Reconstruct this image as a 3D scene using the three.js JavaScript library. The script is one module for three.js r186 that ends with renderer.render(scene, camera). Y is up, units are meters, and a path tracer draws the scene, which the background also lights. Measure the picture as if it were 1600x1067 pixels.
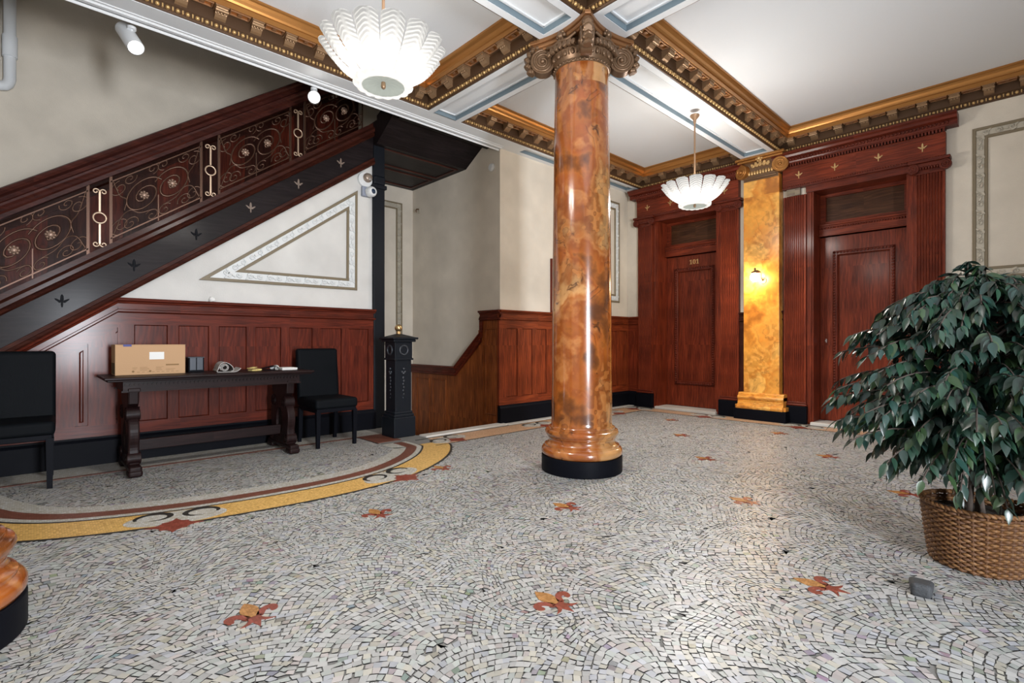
import * as THREE from 'three';
import { mergeGeometries, toCreasedNormals } from 'three/addons/utils/BufferGeometryUtils.js';
import { RoundedBoxGeometry } from 'three/addons/geometries/RoundedBoxGeometry.js';
import { RectAreaLightUniformsLib } from 'three/addons/lights/RectAreaLightUniformsLib.js';
import { FontLoader } from 'three/addons/loaders/FontLoader.js';
import { TextGeometry } from 'three/addons/geometries/TextGeometry.js';

RectAreaLightUniformsLib.init();
const PI = Math.PI;
const scene = new THREE.Scene();

// ------------------------------------------------------------------ camera, sky, exposure
const camera = new THREE.PerspectiveCamera(68.07, 1600 / 1067, 0.05, 60);
camera.position.set(0, 1.05, 0);
camera.lookAt(0.68726, 1.05, -0.72641);
camera.updateMatrixWorld();
scene.background = new THREE.Color().setRGB(2.2, 2.6, 3.2);      // overcast daylight beyond the glazed street door
const dayLight = new THREE.RectAreaLight(new THREE.Color().setRGB(0.95, 1.0, 1.07), 135, 0.5, 1.55);   // that daylight, at the clear glass of the street door
dayLight.position.set(0.63, 1.3, 2.6); dayLight.lookAt(0.63, 1.3, 0); dayLight.name = 'street_door_daylight'; scene.add(dayLight);
const renderer = new THREE.WebGLRenderer({ antialias: true });
renderer.toneMapping = THREE.LinearToneMapping;
renderer.toneMappingExposure = 1.12;
renderer.shadowMap.enabled = true;
renderer.shadowMap.type = THREE.PCFSoftShadowMap;

// ------------------------------------------------------------------ random and noise
let seed = 20240611;
function rnd() { seed = (seed + 0x6D2B79F5) | 0; let t = Math.imul(seed ^ (seed >>> 15), 1 | seed); t = (t + Math.imul(t ^ (t >>> 7), 61 | t)) ^ t; return ((t ^ (t >>> 14)) >>> 0) / 4294967296; }
const rr = (a, b) => a + (b - a) * rnd();
const lerp = (a, b, t) => a + (b - a) * t;
const clamp = (v, a, b) => Math.min(b, Math.max(a, v));
const sstep = (a, b, x) => { const t = clamp((x - a) / (b - a), 0, 1); return t * t * (3 - 2 * t); };
const LAT = 256, lattice = new Float32Array(LAT * LAT); for (let i = 0; i < LAT * LAT; i++) lattice[i] = rnd();
function vnoise(x, y, per = 256) {                                   // value noise, period per (<= 256)
  const xi = Math.floor(x), yi = Math.floor(y), fx = x - xi, fy = y - yi;
  const m = (n) => ((n % per) + per) % per;
  const x0 = m(xi), x1 = m(xi + 1), y0 = m(yi) * LAT, y1 = m(yi + 1) * LAT;
  const u = fx * fx * (3 - 2 * fx), v = fy * fy * (3 - 2 * fy);
  return lerp(lerp(lattice[y0 + x0], lattice[y0 + x1], u), lerp(lattice[y1 + x0], lattice[y1 + x1], u), v);
}
function fbm(x, y, o = 4, per = 256) { let a = 0.5, s = 0, n = 0; for (let i = 0; i < o; i++) { s += a * vnoise(x, y, per); n += a; x *= 2; y *= 2; per = Math.min(256, per * 2); a *= 0.5; } return s / n; }

// ------------------------------------------------------------------ textures
function dataTex(w, h, fn, srgb = true) {
  const d = new Uint8Array(w * h * 4);
  for (let j = 0; j < h; j++) for (let i = 0; i < w; i++) { const c = fn(i / w, j / h), k = (j * w + i) * 4; d[k] = clamp(c[0], 0, 1) * 255; d[k + 1] = clamp(c[1], 0, 1) * 255; d[k + 2] = clamp(c[2], 0, 1) * 255; d[k + 3] = 255; }
  const t = new THREE.DataTexture(d, w, h, THREE.RGBAFormat); t.wrapS = t.wrapT = THREE.RepeatWrapping; t.magFilter = THREE.LinearFilter; t.minFilter = THREE.LinearMipmapLinearFilter; t.generateMipmaps = true;
  if (srgb) t.colorSpace = THREE.SRGBColorSpace; t.needsUpdate = true; return t;
}
const rep = (t, x, y) => { const c = t.clone(); c.repeat.set(x, y); c.needsUpdate = true; return c; };
// wood: u runs along the grain; 1 uv = 1 metre
const woodTex = rep(dataTex(512, 512, (u, v) => {
  const warp = fbm(u * 4, v * 4, 3, 4) * 0.35;
  const g = vnoise((u * 6), (v + warp * 0.16) * 64, 256 > 64 ? 64 : 64), f = vnoise(u * 24 + 9, v * 240 % 240, 240), big = fbm(u * 4 + 3, v * 8, 3, 8);
  const t = 0.56 + 0.26 * g + 0.12 * f + 0.24 * (big - 0.5);
  return [t, t * (0.94 + 0.06 * g), t * (0.9 + 0.1 * f)];
}), 1, 1.4);
const bumpTex = rep(dataTex(256, 256, (u, v) => { const n = 0.5 * fbm(u * 16, v * 16, 4, 16) + 0.5 * vnoise(u * 128, v * 128, 128); return [n, n, n]; }, false), 1.6, 1.6);
const plasterTex = rep(dataTex(256, 256, (u, v) => { const n = 0.9 + 0.1 * fbm(u * 8, v * 8, 4, 8); return [n, n, n]; }), 0.5, 0.5);
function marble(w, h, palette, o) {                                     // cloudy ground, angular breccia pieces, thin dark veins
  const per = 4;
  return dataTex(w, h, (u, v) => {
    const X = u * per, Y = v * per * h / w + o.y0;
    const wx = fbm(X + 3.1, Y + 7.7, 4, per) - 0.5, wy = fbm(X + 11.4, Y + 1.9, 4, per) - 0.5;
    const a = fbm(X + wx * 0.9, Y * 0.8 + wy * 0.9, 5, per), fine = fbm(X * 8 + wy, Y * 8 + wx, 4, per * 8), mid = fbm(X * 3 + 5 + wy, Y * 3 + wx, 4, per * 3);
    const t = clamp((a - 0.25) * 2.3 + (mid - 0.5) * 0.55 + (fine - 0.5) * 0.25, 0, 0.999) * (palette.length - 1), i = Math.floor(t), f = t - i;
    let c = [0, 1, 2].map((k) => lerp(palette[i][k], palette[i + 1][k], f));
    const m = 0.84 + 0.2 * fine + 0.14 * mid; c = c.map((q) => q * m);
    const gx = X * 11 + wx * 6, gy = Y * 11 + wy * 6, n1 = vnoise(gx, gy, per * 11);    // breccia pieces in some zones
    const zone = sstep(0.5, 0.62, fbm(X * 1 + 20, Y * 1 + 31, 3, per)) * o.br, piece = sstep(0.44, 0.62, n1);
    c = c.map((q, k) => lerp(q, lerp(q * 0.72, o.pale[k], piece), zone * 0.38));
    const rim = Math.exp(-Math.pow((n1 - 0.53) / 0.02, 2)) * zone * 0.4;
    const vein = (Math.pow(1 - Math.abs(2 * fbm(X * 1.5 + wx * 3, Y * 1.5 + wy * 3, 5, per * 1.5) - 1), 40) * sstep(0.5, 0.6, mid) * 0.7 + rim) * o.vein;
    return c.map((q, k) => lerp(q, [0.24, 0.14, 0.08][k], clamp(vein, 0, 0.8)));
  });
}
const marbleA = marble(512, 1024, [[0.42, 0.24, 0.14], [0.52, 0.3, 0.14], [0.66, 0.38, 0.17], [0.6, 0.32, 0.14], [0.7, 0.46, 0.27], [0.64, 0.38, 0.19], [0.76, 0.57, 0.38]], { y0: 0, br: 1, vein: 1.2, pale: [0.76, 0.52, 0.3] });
const marbleB = marble(512, 1024, [[0.66, 0.4, 0.13], [0.78, 0.5, 0.18], [0.84, 0.58, 0.24], [0.78, 0.49, 0.17], [0.86, 0.63, 0.3]], { y0: 40, br: 0.8, vein: 0.4, pale: [0.86, 0.64, 0.34] });
const bandTex = rep(dataTex(512, 512, (u, v) => {                    // mosaic too fine to tell apart: yellow Siena chips
  const gx = u * 64, gy = v * 64, id = vnoise(Math.floor(gx) * 1.7 + 0.5, Math.floor(gy) * 2.3 + 0.5), e = Math.min(gx % 1, gy % 1, 1 - gx % 1, 1 - gy % 1);
  const k = (0.74 + 0.26 * id) * (e < 0.08 ? 0.84 : 1); return [k, k * (0.97 + 0.05 * id), k * (0.88 + 0.2 * id)];
}), 1.4, 1.4);

// ------------------------------------------------------------------ materials
const lin = (r, g, b) => new THREE.Color().setRGB(r, g, b);
const std = (o) => new THREE.MeshPhysicalMaterial(o);
const wood = (r, g, b, rough = 0.36, coat = 0.45) => std({ color: lin(r, g, b), map: woodTex, roughness: 0.5, specularIntensity: 0.3, clearcoat: coat * 0.4, clearcoatRoughness: 0.18, bumpMap: woodTex, bumpScale: 0.0006 });
const M = {
  wall: std({ color: lin(0.75, 0.68, 0.575), map: plasterTex, roughness: 0.85, bumpMap: bumpTex, bumpScale: 0.0012 }),
  wallGrey: std({ color: lin(0.74, 0.73, 0.7), map: plasterTex, roughness: 0.85, bumpMap: bumpTex, bumpScale: 0.0012 }),
  ceil: std({ color: lin(0.7, 0.73, 0.76), roughness: 0.8, bumpMap: bumpTex, bumpScale: 0.0008 }),
  white: std({ color: lin(0.72, 0.745, 0.765), roughness: 0.55 }),
  teal: std({ color: lin(0.17, 0.225, 0.26), roughness: 0.55 }),
  mahogany: wood(0.25, 0.042, 0.016),
  mahoganyDark: wood(0.19, 0.032, 0.015, 0.3, 0.6),
  rosewood: wood(0.08, 0.02, 0.012, 0.32, 0.55),
  oakWarm: wood(0.42, 0.12, 0.03, 0.4, 0.35),
  ebony: wood(0.02, 0.014, 0.016, 0.4, 0.15),
  black: std({ color: lin(0.0035, 0.004, 0.0065), roughness: 0.5, specularIntensity: 0.14 }),
  blackPaint: std({ color: lin(0.007, 0.009, 0.013), roughness: 0.45, specularIntensity: 0.35 }),
  bronze: std({ color: lin(0.17, 0.1, 0.055), roughness: 0.36, metalness: 0.5 }),
  bronzeShade: std({ color: lin(0.09, 0.048, 0.024), roughness: 0.45, metalness: 0.4 }),  // cornice bed: shade between the brackets painted into the bronze
  bronzeLit: std({ color: lin(0.3, 0.185, 0.1), roughness: 0.36, metalness: 0.45 }),  // cornice brackets: same bronze, lightened to paint in the light on them
  gold: std({ color: lin(0.42, 0.19, 0.052), roughness: 0.33, metalness: 0.7 }),
  goldLight: std({ color: lin(0.62, 0.4, 0.17), roughness: 0.32, metalness: 0.55 }),
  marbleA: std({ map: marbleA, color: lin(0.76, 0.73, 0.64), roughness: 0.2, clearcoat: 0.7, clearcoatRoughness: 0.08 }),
  marbleB: std({ map: marbleB, roughness: 0.28, clearcoat: 0.4, clearcoatRoughness: 0.15 }),
  brass: std({ color: lin(0.62, 0.42, 0.2), roughness: 0.28, metalness: 0.9 }),
  steel: std({ color: lin(0.6, 0.6, 0.6), roughness: 0.3, metalness: 0.9 }),
  iron: std({ color: lin(0.085, 0.042, 0.026), roughness: 0.35, metalness: 0.6 }),
  ironPale: std({ color: lin(0.62, 0.46, 0.33), roughness: 0.35, metalness: 0.6 }),
  fillet: std({ color: lin(0.2, 0.16, 0.1), roughness: 0.5 }),
  plaster: std({ color: lin(0.72, 0.74, 0.74), roughness: 0.45 }),
  plasterGold: std({ color: lin(0.5, 0.46, 0.38), roughness: 0.4, metalness: 0.2 }),
  leather: std({ color: lin(0.0035, 0.0045, 0.006), roughness: 0.6, specularIntensity: 0.15, bumpMap: bumpTex, bumpScale: 0.0006 }),
  grout: std({ color: lin(0.14, 0.137, 0.13), roughness: 0.8, bumpMap: bumpTex, bumpScale: 0.0015 }),
  tessera: std({ color: lin(1, 1, 1), vertexColors: true, roughness: 0.4, clearcoat: 0.12, clearcoatRoughness: 0.3 }),
  inlayRed: std({ color: lin(0.27, 0.062, 0.04), roughness: 0.32, map: bandTex }),
  inlayGold: std({ color: lin(0.46, 0.22, 0.07), roughness: 0.32, map: bandTex }),
  inlayBrown: std({ color: lin(0.2, 0.075, 0.05), roughness: 0.35, map: bandTex }),
  inlayYellow: std({ color: lin(0.76, 0.47, 0.15), roughness: 0.34, map: bandTex }),
  inlayPink: std({ color: lin(0.64, 0.4, 0.25), roughness: 0.34, map: bandTex }),
  inlayBlack: std({ color: lin(0.02, 0.02, 0.018), roughness: 0.35 }),
  inlayWhite: std({ color: lin(0.56, 0.55, 0.51), roughness: 0.32, map: bandTex }),
  marbleWhite: std({ color: lin(0.6, 0.57, 0.53), roughness: 0.3, map: plasterTex }),
  paper: std({ color: lin(0.8, 0.8, 0.78), roughness: 0.8 }),
  glassPane: std({ color: lin(1, 1, 1), transmission: 1, thickness: 0, roughness: 0.02, ior: 1.45 }),
};

// ------------------------------------------------------------------ geometry helpers
const taken = {};
const numbered = (n) => { if (taken[n] === undefined) { taken[n] = 0; return n; } taken[n]++; return n + '_' + String(taken[n]).padStart(3, '0'); };
function prep(g) { let q = g.index ? g.toNonIndexed() : g; for (const k of Object.keys(q.attributes)) if (!['position', 'normal', 'uv'].includes(k)) q.deleteAttribute(k); if (!q.attributes.normal) q.computeVertexNormals(); if (!q.attributes.uv) q.setAttribute('uv', new THREE.BufferAttribute(new Float32Array(q.attributes.position.count * 2), 2)); q.morphAttributes = {}; return q; }
function merge(list) { return list.length === 1 ? prep(list[0]) : mergeGeometries(list.map(prep), false); }
function metreUV(g, grain = 'x') {                                    // uv in metres, u along the grain axis
  const p = g.attributes.position, n = g.attributes.normal, uv = new Float32Array(p.count * 2), ax = { x: 0, y: 1, z: 2 }[grain];
  for (let i = 0; i < p.count; i++) {
    const P = [p.getX(i), p.getY(i), p.getZ(i)], N = [Math.abs(n.getX(i)), Math.abs(n.getY(i)), Math.abs(n.getZ(i))];
    const others = [0, 1, 2].filter((k) => k !== ax); let v;
    if (N[ax] > N[others[0]] && N[ax] > N[others[1]]) { uv[2 * i] = P[others[0]]; v = P[others[1]]; } else { uv[2 * i] = P[ax]; v = N[others[0]] > N[others[1]] ? P[others[1]] : P[others[0]]; }
    uv[2 * i + 1] = v;
  }
  g.setAttribute('uv', new THREE.BufferAttribute(uv, 2)); return g;
}
function add(parent, name, geos, mat, grain) {
  let g = Array.isArray(geos) ? merge(geos) : prep(geos);
  if (grain) metreUV(g, grain);
  const m = new THREE.Mesh(g, mat); m.name = parent === scene ? numbered(name) : name; parent.add(m); return m;
}
function thing(name, label, category, pos = [0, 0, 0], ry = 0, extra = {}) {
  const o = new THREE.Group(); o.name = numbered(name); o.position.set(...pos); o.rotation.y = ry; o.userData = { label, category, ...extra }; scene.add(o); return o;
}
function tag(o, label, category, extra = {}) { o.userData = { label, category, ...extra }; return o; }
const STRUCT = { kind: 'structure' };
const box = (w, h, d, x = 0, y = 0, z = 0) => new THREE.BoxGeometry(w, h, d).translate(x, y, z);
const bx = (x0, x1, y0, y1, z0, z1) => box(x1 - x0, y1 - y0, z1 - z0, (x0 + x1) / 2, (y0 + y1) / 2, (z0 + z1) / 2);
const rbox = (w, h, d, r, x = 0, y = 0, z = 0, s = 1) => new RoundedBoxGeometry(w, h, d, s, r).translate(x, y, z);
const cyl = (r0, r1, h, x = 0, y = 0, z = 0, n = 20) => new THREE.CylinderGeometry(r1, r0, h, n).translate(x, y, z);
const sph = (r, x = 0, y = 0, z = 0, a = 12, b = 8) => new THREE.SphereGeometry(r, a, b).translate(x, y, z);
const lathe = (pts, n = 48) => new THREE.LatheGeometry(pts.map((p) => new THREE.Vector2(p[0], p[1])), n);
const V = (x, y, z) => new THREE.Vector3(x, y, z);
const tube = (pts, r, seg = 24, rad = 6, closed = false) => new THREE.TubeGeometry(new THREE.CatmullRomCurve3(pts.map((p) => V(...p)), closed), seg, r, rad, closed);
function poly(pts, d, holes = [], bevel = 0) {                         // outline in x,y; back at z = 0, front at z = d
  const s = new THREE.Shape(pts.map((p) => new THREE.Vector2(p[0], p[1])));
  for (const h of holes) s.holes.push(new THREE.Path(h.map((p) => new THREE.Vector2(p[0], p[1]))));
  return new THREE.ExtrudeGeometry(s, bevel ? { depth: d - bevel, bevelEnabled: true, bevelThickness: bevel, bevelSize: bevel, bevelOffset: -bevel, bevelSegments: 1, curveSegments: 8 } : { depth: d, bevelEnabled: false, curveSegments: 8 });
}
// profile points (out, y); extruded along local x from x0 to x1, out = +z
function run(profile, x0, x1, slope = 0) {
  const pos = [], n = profile.length; const P = (i, x) => [x, profile[i][1] + slope * (x - x0), profile[i][0]];
  for (let i = 0; i < n - 1; i++) { const a = P(i, x0), b = P(i, x1), c = P(i + 1, x1), d = P(i + 1, x0); pos.push(...a, ...b, ...c, ...a, ...c, ...d); }
  const c0 = P(0, x0), c1 = P(0, x1);
  for (let i = 1; i < n - 1; i++) { pos.push(...c0, ...P(i, x0), ...P(i + 1, x0)); pos.push(...c1, ...P(i + 1, x1), ...P(i, x1)); }
  const g = new THREE.BufferGeometry(); g.setAttribute('position', new THREE.BufferAttribute(new Float32Array(pos), 3)); g.computeVertexNormals(); return prep(g);
}
// profile (inward d, y) swept round the inside of a rectangle, mitred
function loop(profile, x0, x1, z0, z1) {
  const pos = []; const C = (i) => { const [d, y] = profile[i]; return [[x0 + d, y, z0 + d], [x1 - d, y, z0 + d], [x1 - d, y, z1 - d], [x0 + d, y, z1 - d]]; };
  for (let i = 0; i < profile.length - 1; i++) { const A = C(i), B = C(i + 1); for (let k = 0; k < 4; k++) { const m = (k + 1) % 4; pos.push(...A[k], ...A[m], ...B[m], ...A[k], ...B[m], ...B[k]); } }
  const g = new THREE.BufferGeometry(); g.setAttribute('position', new THREE.BufferAttribute(new Float32Array(pos), 3)); g.computeVertexNormals(); return prep(g);
}
function offsetPoly(pts, d) {                                         // inward offset of a convex polygon given counter-clockwise
  const n = pts.length, L = [];
  for (let i = 0; i < n; i++) { const a = pts[i], b = pts[(i + 1) % n], dx = b[0] - a[0], dy = b[1] - a[1], l = Math.hypot(dx, dy), nx = -dy / l, ny = dx / l; L.push([a[0] + nx * d, a[1] + ny * d, dx, dy]); }
  return L.map((q, i) => { const p = L[(i + n - 1) % n], det = p[2] * q[3] - p[3] * q[2], t = ((q[0] - p[0]) * q[3] - (q[1] - p[1]) * q[2]) / det; return [p[0] + p[2] * t, p[1] + p[3] * t]; });
}
const ring = (outer, d0, d1, depth, bevel = 0) => poly(offsetPoly(outer, d0), depth, [offsetPoly(outer, d1).reverse()], bevel);
function spiralPts(cx, cy, z, r0, r1, a0, turns, n = 24) { const o = []; for (let i = 0; i <= n; i++) { const t = i / n, r = lerp(r0, r1, t), a = a0 + turns * 2 * PI * t; o.push([cx + r * Math.cos(a), cy + r * Math.sin(a), z]); } return o; }
const mirrorX = (g) => { g = prep(g.clone()); const p = g.attributes.position, n = g.attributes.normal; for (let i = 0; i < p.count; i++) { p.setX(i, -p.getX(i)); n.setX(i, -n.getX(i)); } for (let i = 0; i < p.count; i += 3) for (const at of Object.values(g.attributes)) for (let k = 0; k < at.itemSize; k++) { const a = at.array[(i + 1) * at.itemSize + k]; at.array[(i + 1) * at.itemSize + k] = at.array[(i + 2) * at.itemSize + k]; at.array[(i + 2) * at.itemSize + k] = a; } return g; };

// ------------------------------------------------------------------ dimensions
const HS = 3.52, HC = 3.8;                 // beam soffits, coffer ceilings
const XB = 7.2, ZA = -4.8, ZT = -5.62, ZK = -6.85, XR = 4.33, ZF = 2.4, XL = -3.2;   // right wall, left wall, stair wall, stair back wall, stair return, street wall, near end wall
const CX = 3.286, CZ = -2.637, CX0 = -0.345;                       // columns
const SL = 0.7174, LS = (x) => 1.053 + SL * x;                     // underside of the stair string

// ================================================================== FLOOR
const floor = thing('floor', 'pale grey fan-laid marble mosaic floor with inlaid borders', 'floor', [0, 0, 0], 0, STRUCT);
add(floor, 'mortar_bed', [bx(XL - 0.3, XB + 0.45, -0.2, -0.0028, ZA - 0.05, ZF + 0.4), bx(XL - 0.3, 3.12, -0.2, -0.0028, ZT - 0.1, ZA - 0.05)], M.grout, 'x');
// border band in front of the stair wall: a curve, seen from above as x,z
const bandPts = [[-0.78, -4.95], [-0.62, -4.45], [-0.42, -4.05], [-0.09, -3.71], [0.474, -3.455], [1.1, -3.335], [1.75, -3.325], [2.25, -3.45], [2.72, -3.735], [2.98, -4.0], [3.11, -4.2], [3.14, -4.34], [3.15, -4.62]];
const bandCurve = new THREE.CatmullRomCurve3(bandPts.map((p) => V(p[0], 0, p[1])), false, 'centripetal');
const NB = 90, bandSamp = []; for (let i = 0; i <= NB; i++) { const p = bandCurve.getPointAt(i / NB), t = bandCurve.getTangentAt(i / NB); bandSamp.push([p.x, p.z, t.z, -t.x]); }     // normal: to the stair side
for (const b of bandSamp) if (b[3] > 0 && b[0] > 0.3 && b[0] < 2.5) { b[2] *= -1; b[3] *= -1; } 
const bandSign = bandSamp[45][3] < 0 ? 1 : -1;
const bandAt = (i, off) => { const b = bandSamp[i]; return [b[0] + b[2] * off * bandSign, b[1] + b[3] * off * bandSign]; };
function stripGeo(f0, f1, i0, i1, y, thick = 0.004) {
  const pos = []; const q = (a, b, c, d) => pos.push(...a, ...b, ...c, ...a, ...c, ...d);
  for (let i = i0; i < i1; i++) { const a = f0(i), b = f0(i + 1), c = f1(i + 1), d = f1(i); const U = (p, yy) => [p[0], yy, p[1]];
    q(U(a, y), U(b, y), U(c, y), U(d, y)); q(U(a, y - thick), U(b, y - thick), U(b, y), U(a, y)); q(U(d, y), U(c, y), U(c, y - thick), U(d, y - thick)); }
  const g = new THREE.BufferGeometry(); g.setAttribute('position', new THREE.BufferAttribute(new Float32Array(pos), 3)); g.computeVertexNormals();
  const n = g.attributes.normal; for (let i = 0; i < n.count; i++) if (n.getY(i) < -0.5) n.setXYZ(i, 0, 1, 0);
  return prep(g);
}
const bandLayers = [['border_line', 0, 0.022, M.inlayBlack], ['border_band', 0.022, 0.285, M.inlayYellow], ['border_line', 0.285, 0.305, M.inlayBlack], ['border_fillet', 0.305, 0.352, M.inlayWhite], ['border_stripe', 0.352, 0.455, M.inlayBrown], ['border_fillet', 0.455, 0.58, M.inlayWhite]];
for (const [nm, a, b, m] of bandLayers) add(floor, nm, stripGeo((i) => bandAt(i, a), (i) => bandAt(i, b), 0, a > 0.3 ? NB : bandSamp.findIndex((q) => q[0] > 2.5 && q[1] < -4.33), 0.0012), m, 'x');
// straight borders along the left wall and the right wall
const straight = (nm, x0, x1, z0, z1, m) => add(floor, nm, bx(x0, x1, -0.003, 0.0013, z0, z1), m, Math.abs(x1 - x0) > Math.abs(z1 - z0) ? 'x' : 'z');
straight('border_line', 2.95, 6.74, -4.245, -4.225, M.inlayBlack); straight('border_band', 3.1, 6.74, -4.60, -4.245, M.inlayPink); straight('border_line', 2.95, 7.05, -4.62, -4.60, M.inlayBlack);
straight('border_line', 6.74, 6.76, -4.245, ZF, M.inlayBlack); straight('border_band', 6.76, 7.04, -4.6, ZF, M.inlayPink); straight('border_line', 7.04, 7.06, -4.6, ZF, M.inlayBlack);
straight('border_stripe', -1.4, 2.86, -5.20, -5.16, M.inlayBrown); straight('border_fillet', -1.4, 2.86, -5.30, -5.20, M.inlayWhite); straight('border_fillet', -1.4, 2.86, -5.55, -5.30, M.inlayWhite);
straight('border_line', 2.56, 2.58, -5.16, -4.72, M.inlayBlack); straight('border_stripe', 2.58, 2.86, -5.16, -4.75, M.inlayBrown);
add(floor, 'marble_sill', rbox(1.22, 0.03, 0.14, 0.004, 3.73, 0.0, -4.73), M.marbleWhite, 'x');
add(floor, 'marble_sill', rbox(2.85, 0.012, 0.12, 0.003, 5.76, 0.0, -4.70), M.marbleWhite, 'x');
// scroll motifs set in the borders
const diamond = (() => { const s = new THREE.Shape(); s.moveTo(0, 0.1); s.quadraticCurveTo(0.02, 0.045, 0.06, 0.05); s.quadraticCurveTo(0.05, 0.015, 0.13, 0); s.quadraticCurveTo(0.05, -0.015, 0.06, -0.05); s.quadraticCurveTo(0.02, -0.045, 0, -0.1); s.quadraticCurveTo(-0.02, -0.045, -0.06, -0.05); s.quadraticCurveTo(-0.05, -0.015, -0.13, 0); s.quadraticCurveTo(-0.05, 0.015, -0.06, 0.05); s.quadraticCurveTo(-0.02, 0.045, 0, 0.1); return new THREE.ExtrudeGeometry(s, { depth: 0.004, bevelEnabled: false, curveSegments: 4 }).rotateX(-PI / 2); })();
const scrollGeo = (() => { const pts = []; for (let i = 0; i <= 20; i++) { const a = -0.4 + i / 20 * 4.7, r = 0.07; pts.push([Math.cos(a) * r * 1.25, Math.sin(a) * r]); } const L = [], R = []; pts.forEach((p, i) => { const w = 0.007 + 0.013 * Math.sin(i / 20 * PI); const q = pts[Math.min(20, i + 1)], o = pts[Math.max(0, i - 1)], dx = q[0] - o[0], dy = q[1] - o[1], l = Math.hypot(dx, dy); L.push([p[0] - dy / l * w, p[1] + dx / l * w]); R.push([p[0] + dy / l * w, p[1] - dx / l * w]); }); const tip = [pts[20][0] + 0.05, pts[20][1] + 0.0]; return poly([...L, tip, ...R.reverse()], 0.004).rotateX(-PI / 2); })();
const patchGeo = (() => { const s = new THREE.Shape(); s.ellipse(0, 0, 0.26, 0.13, 0, 2 * PI); return new THREE.ExtrudeGeometry(s, { depth: 0.003, bevelEnabled: false, curveSegments: 20 }).rotateX(-PI / 2); })();
function motif(x, z, ry, dOff = 0.1) {
  const g = new THREE.Group(); g.name = 'border_motif'; g.position.set(x, 0, z); g.rotation.y = ry; floor.add(g);
  const p = add(g, 'ground_patch', patchGeo.clone().translate(0, -0.0012, 0), M.inlayWhite, 'x');
  for (const s of [-1, 1]) { const q = add(g, 'scroll', scrollGeo.clone(), M.inlayBlack); q.position.set(0.125 * s, -0.0014, -0.05); q.scale.x = s; }
  const d = add(g, 'leaf', diamond.clone(), M.inlayRed, 'x'); d.position.set(0, -0.0006, dOff); d.scale.set(1.1, 1, 1.25);
}
for (const [mx, mz] of [[0.603, -3.56], [2.06, -3.54]]) { let bi = 0, bd = 9; bandSamp.forEach((b, i) => { const d = Math.hypot(b[0] - mx, b[1] - mz); if (d < bd) { bd = d; bi = i; } }); const c = bandAt(bi, 0.15), b = bandSamp[bi]; motif(c[0], c[1], Math.atan2(-b[2] * bandSign, -b[3] * bandSign), 0.15); }
motif(3.25, -4.42, 0.35, 0.1); motif(4.65, -4.42, 0, 0.14); motif(6.2, -4.42, 0, 0.14); for (const z of [-4.42, -3.28, -2.08, -0.9, 0.3]) motif(6.9, z, -PI / 2, 0.12);

// fleur-de-lis inlays, tips towards the left wall
const petalMid = (() => { const s = new THREE.Shape(); s.moveTo(0, 0.115); s.quadraticCurveTo(0.045, 0.06, 0.03, 0.03); s.quadraticCurveTo(0.022, 0.0, 0.02, -0.01); s.lineTo(-0.02, -0.01); s.quadraticCurveTo(-0.022, 0.0, -0.03, 0.03); s.quadraticCurveTo(-0.045, 0.06, 0, 0.115); return s; })();
const petalSide = (() => { const s = new THREE.Shape(); s.moveTo(0.008, -0.012); s.quadraticCurveTo(0.03, 0.045, 0.068, 0.045); s.quadraticCurveTo(0.098, 0.04, 0.096, 0.012); s.quadraticCurveTo(0.09, -0.014, 0.07, -0.012); s.quadraticCurveTo(0.06, -0.006, 0.066, 0.012); s.quadraticCurveTo(0.06, 0.022, 0.046, 0.004); s.quadraticCurveTo(0.038, -0.012, 0.03, -0.022); s.lineTo(0.008, -0.012); return s; })();
const petalTail = (() => { const s = new THREE.Shape(); s.moveTo(-0.03, -0.012); s.lineTo(0.03, -0.012); s.lineTo(0.022, -0.026); s.quadraticCurveTo(0.03, -0.05, 0.062, -0.066); s.quadraticCurveTo(0.03, -0.068, 0.016, -0.052); s.lineTo(0, -0.1); s.lineTo(-0.016, -0.052); s.quadraticCurveTo(-0.03, -0.068, -0.062, -0.066); s.quadraticCurveTo(-0.03, -0.05, -0.022, -0.026); s.lineTo(-0.03, -0.012); return s; })();
const ex = (s) => prep(new THREE.ExtrudeGeometry(s, { depth: 0.004, bevelEnabled: false, curveSegments: 5 }).rotateX(-PI / 2));
const fGeo = { mid: metreUV(ex(petalMid)), side: metreUV(ex(petalSide)), tail: metreUV(ex(petalTail)) }; fGeo.sideL = mirrorX(fGeo.side);
const fleurs = []; const FXs = [-0.34, 0.61, 1.525, 2.46, 3.4, 4.375, 5.27, 6.2], FZs = [0.75, 0.05, -0.66, -1.36, -2.09, -2.8, -3.44];
for (let i = 0; i < FXs.length; i++) for (let j = 0; j < FZs.length; j++) { if (!((i + j) % 2)) continue; const x = FXs[i], z = FZs[j]; if (x < 1 && z < -2.6) continue; if (x < 0.9 && z > -1.5) continue; if (Math.hypot(x - CX, z - CZ) < 0.4) continue; fleurs.push([x, z]); }
for (const [x, z] of fleurs) {
  const g = new THREE.Group(); g.name = 'fleur_de_lis'; g.position.set(x, -0.0024, z); g.rotation.y = rr(-0.12, 0.12); floor.add(g);
  add(g, 'petal', fGeo.mid, M.inlayGold); add(g, 'petal', fGeo.side, M.inlayRed); add(g, 'petal', fGeo.sideL, M.inlayRed); add(g, 'tail', fGeo.tail, M.inlayRed);
}
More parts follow.
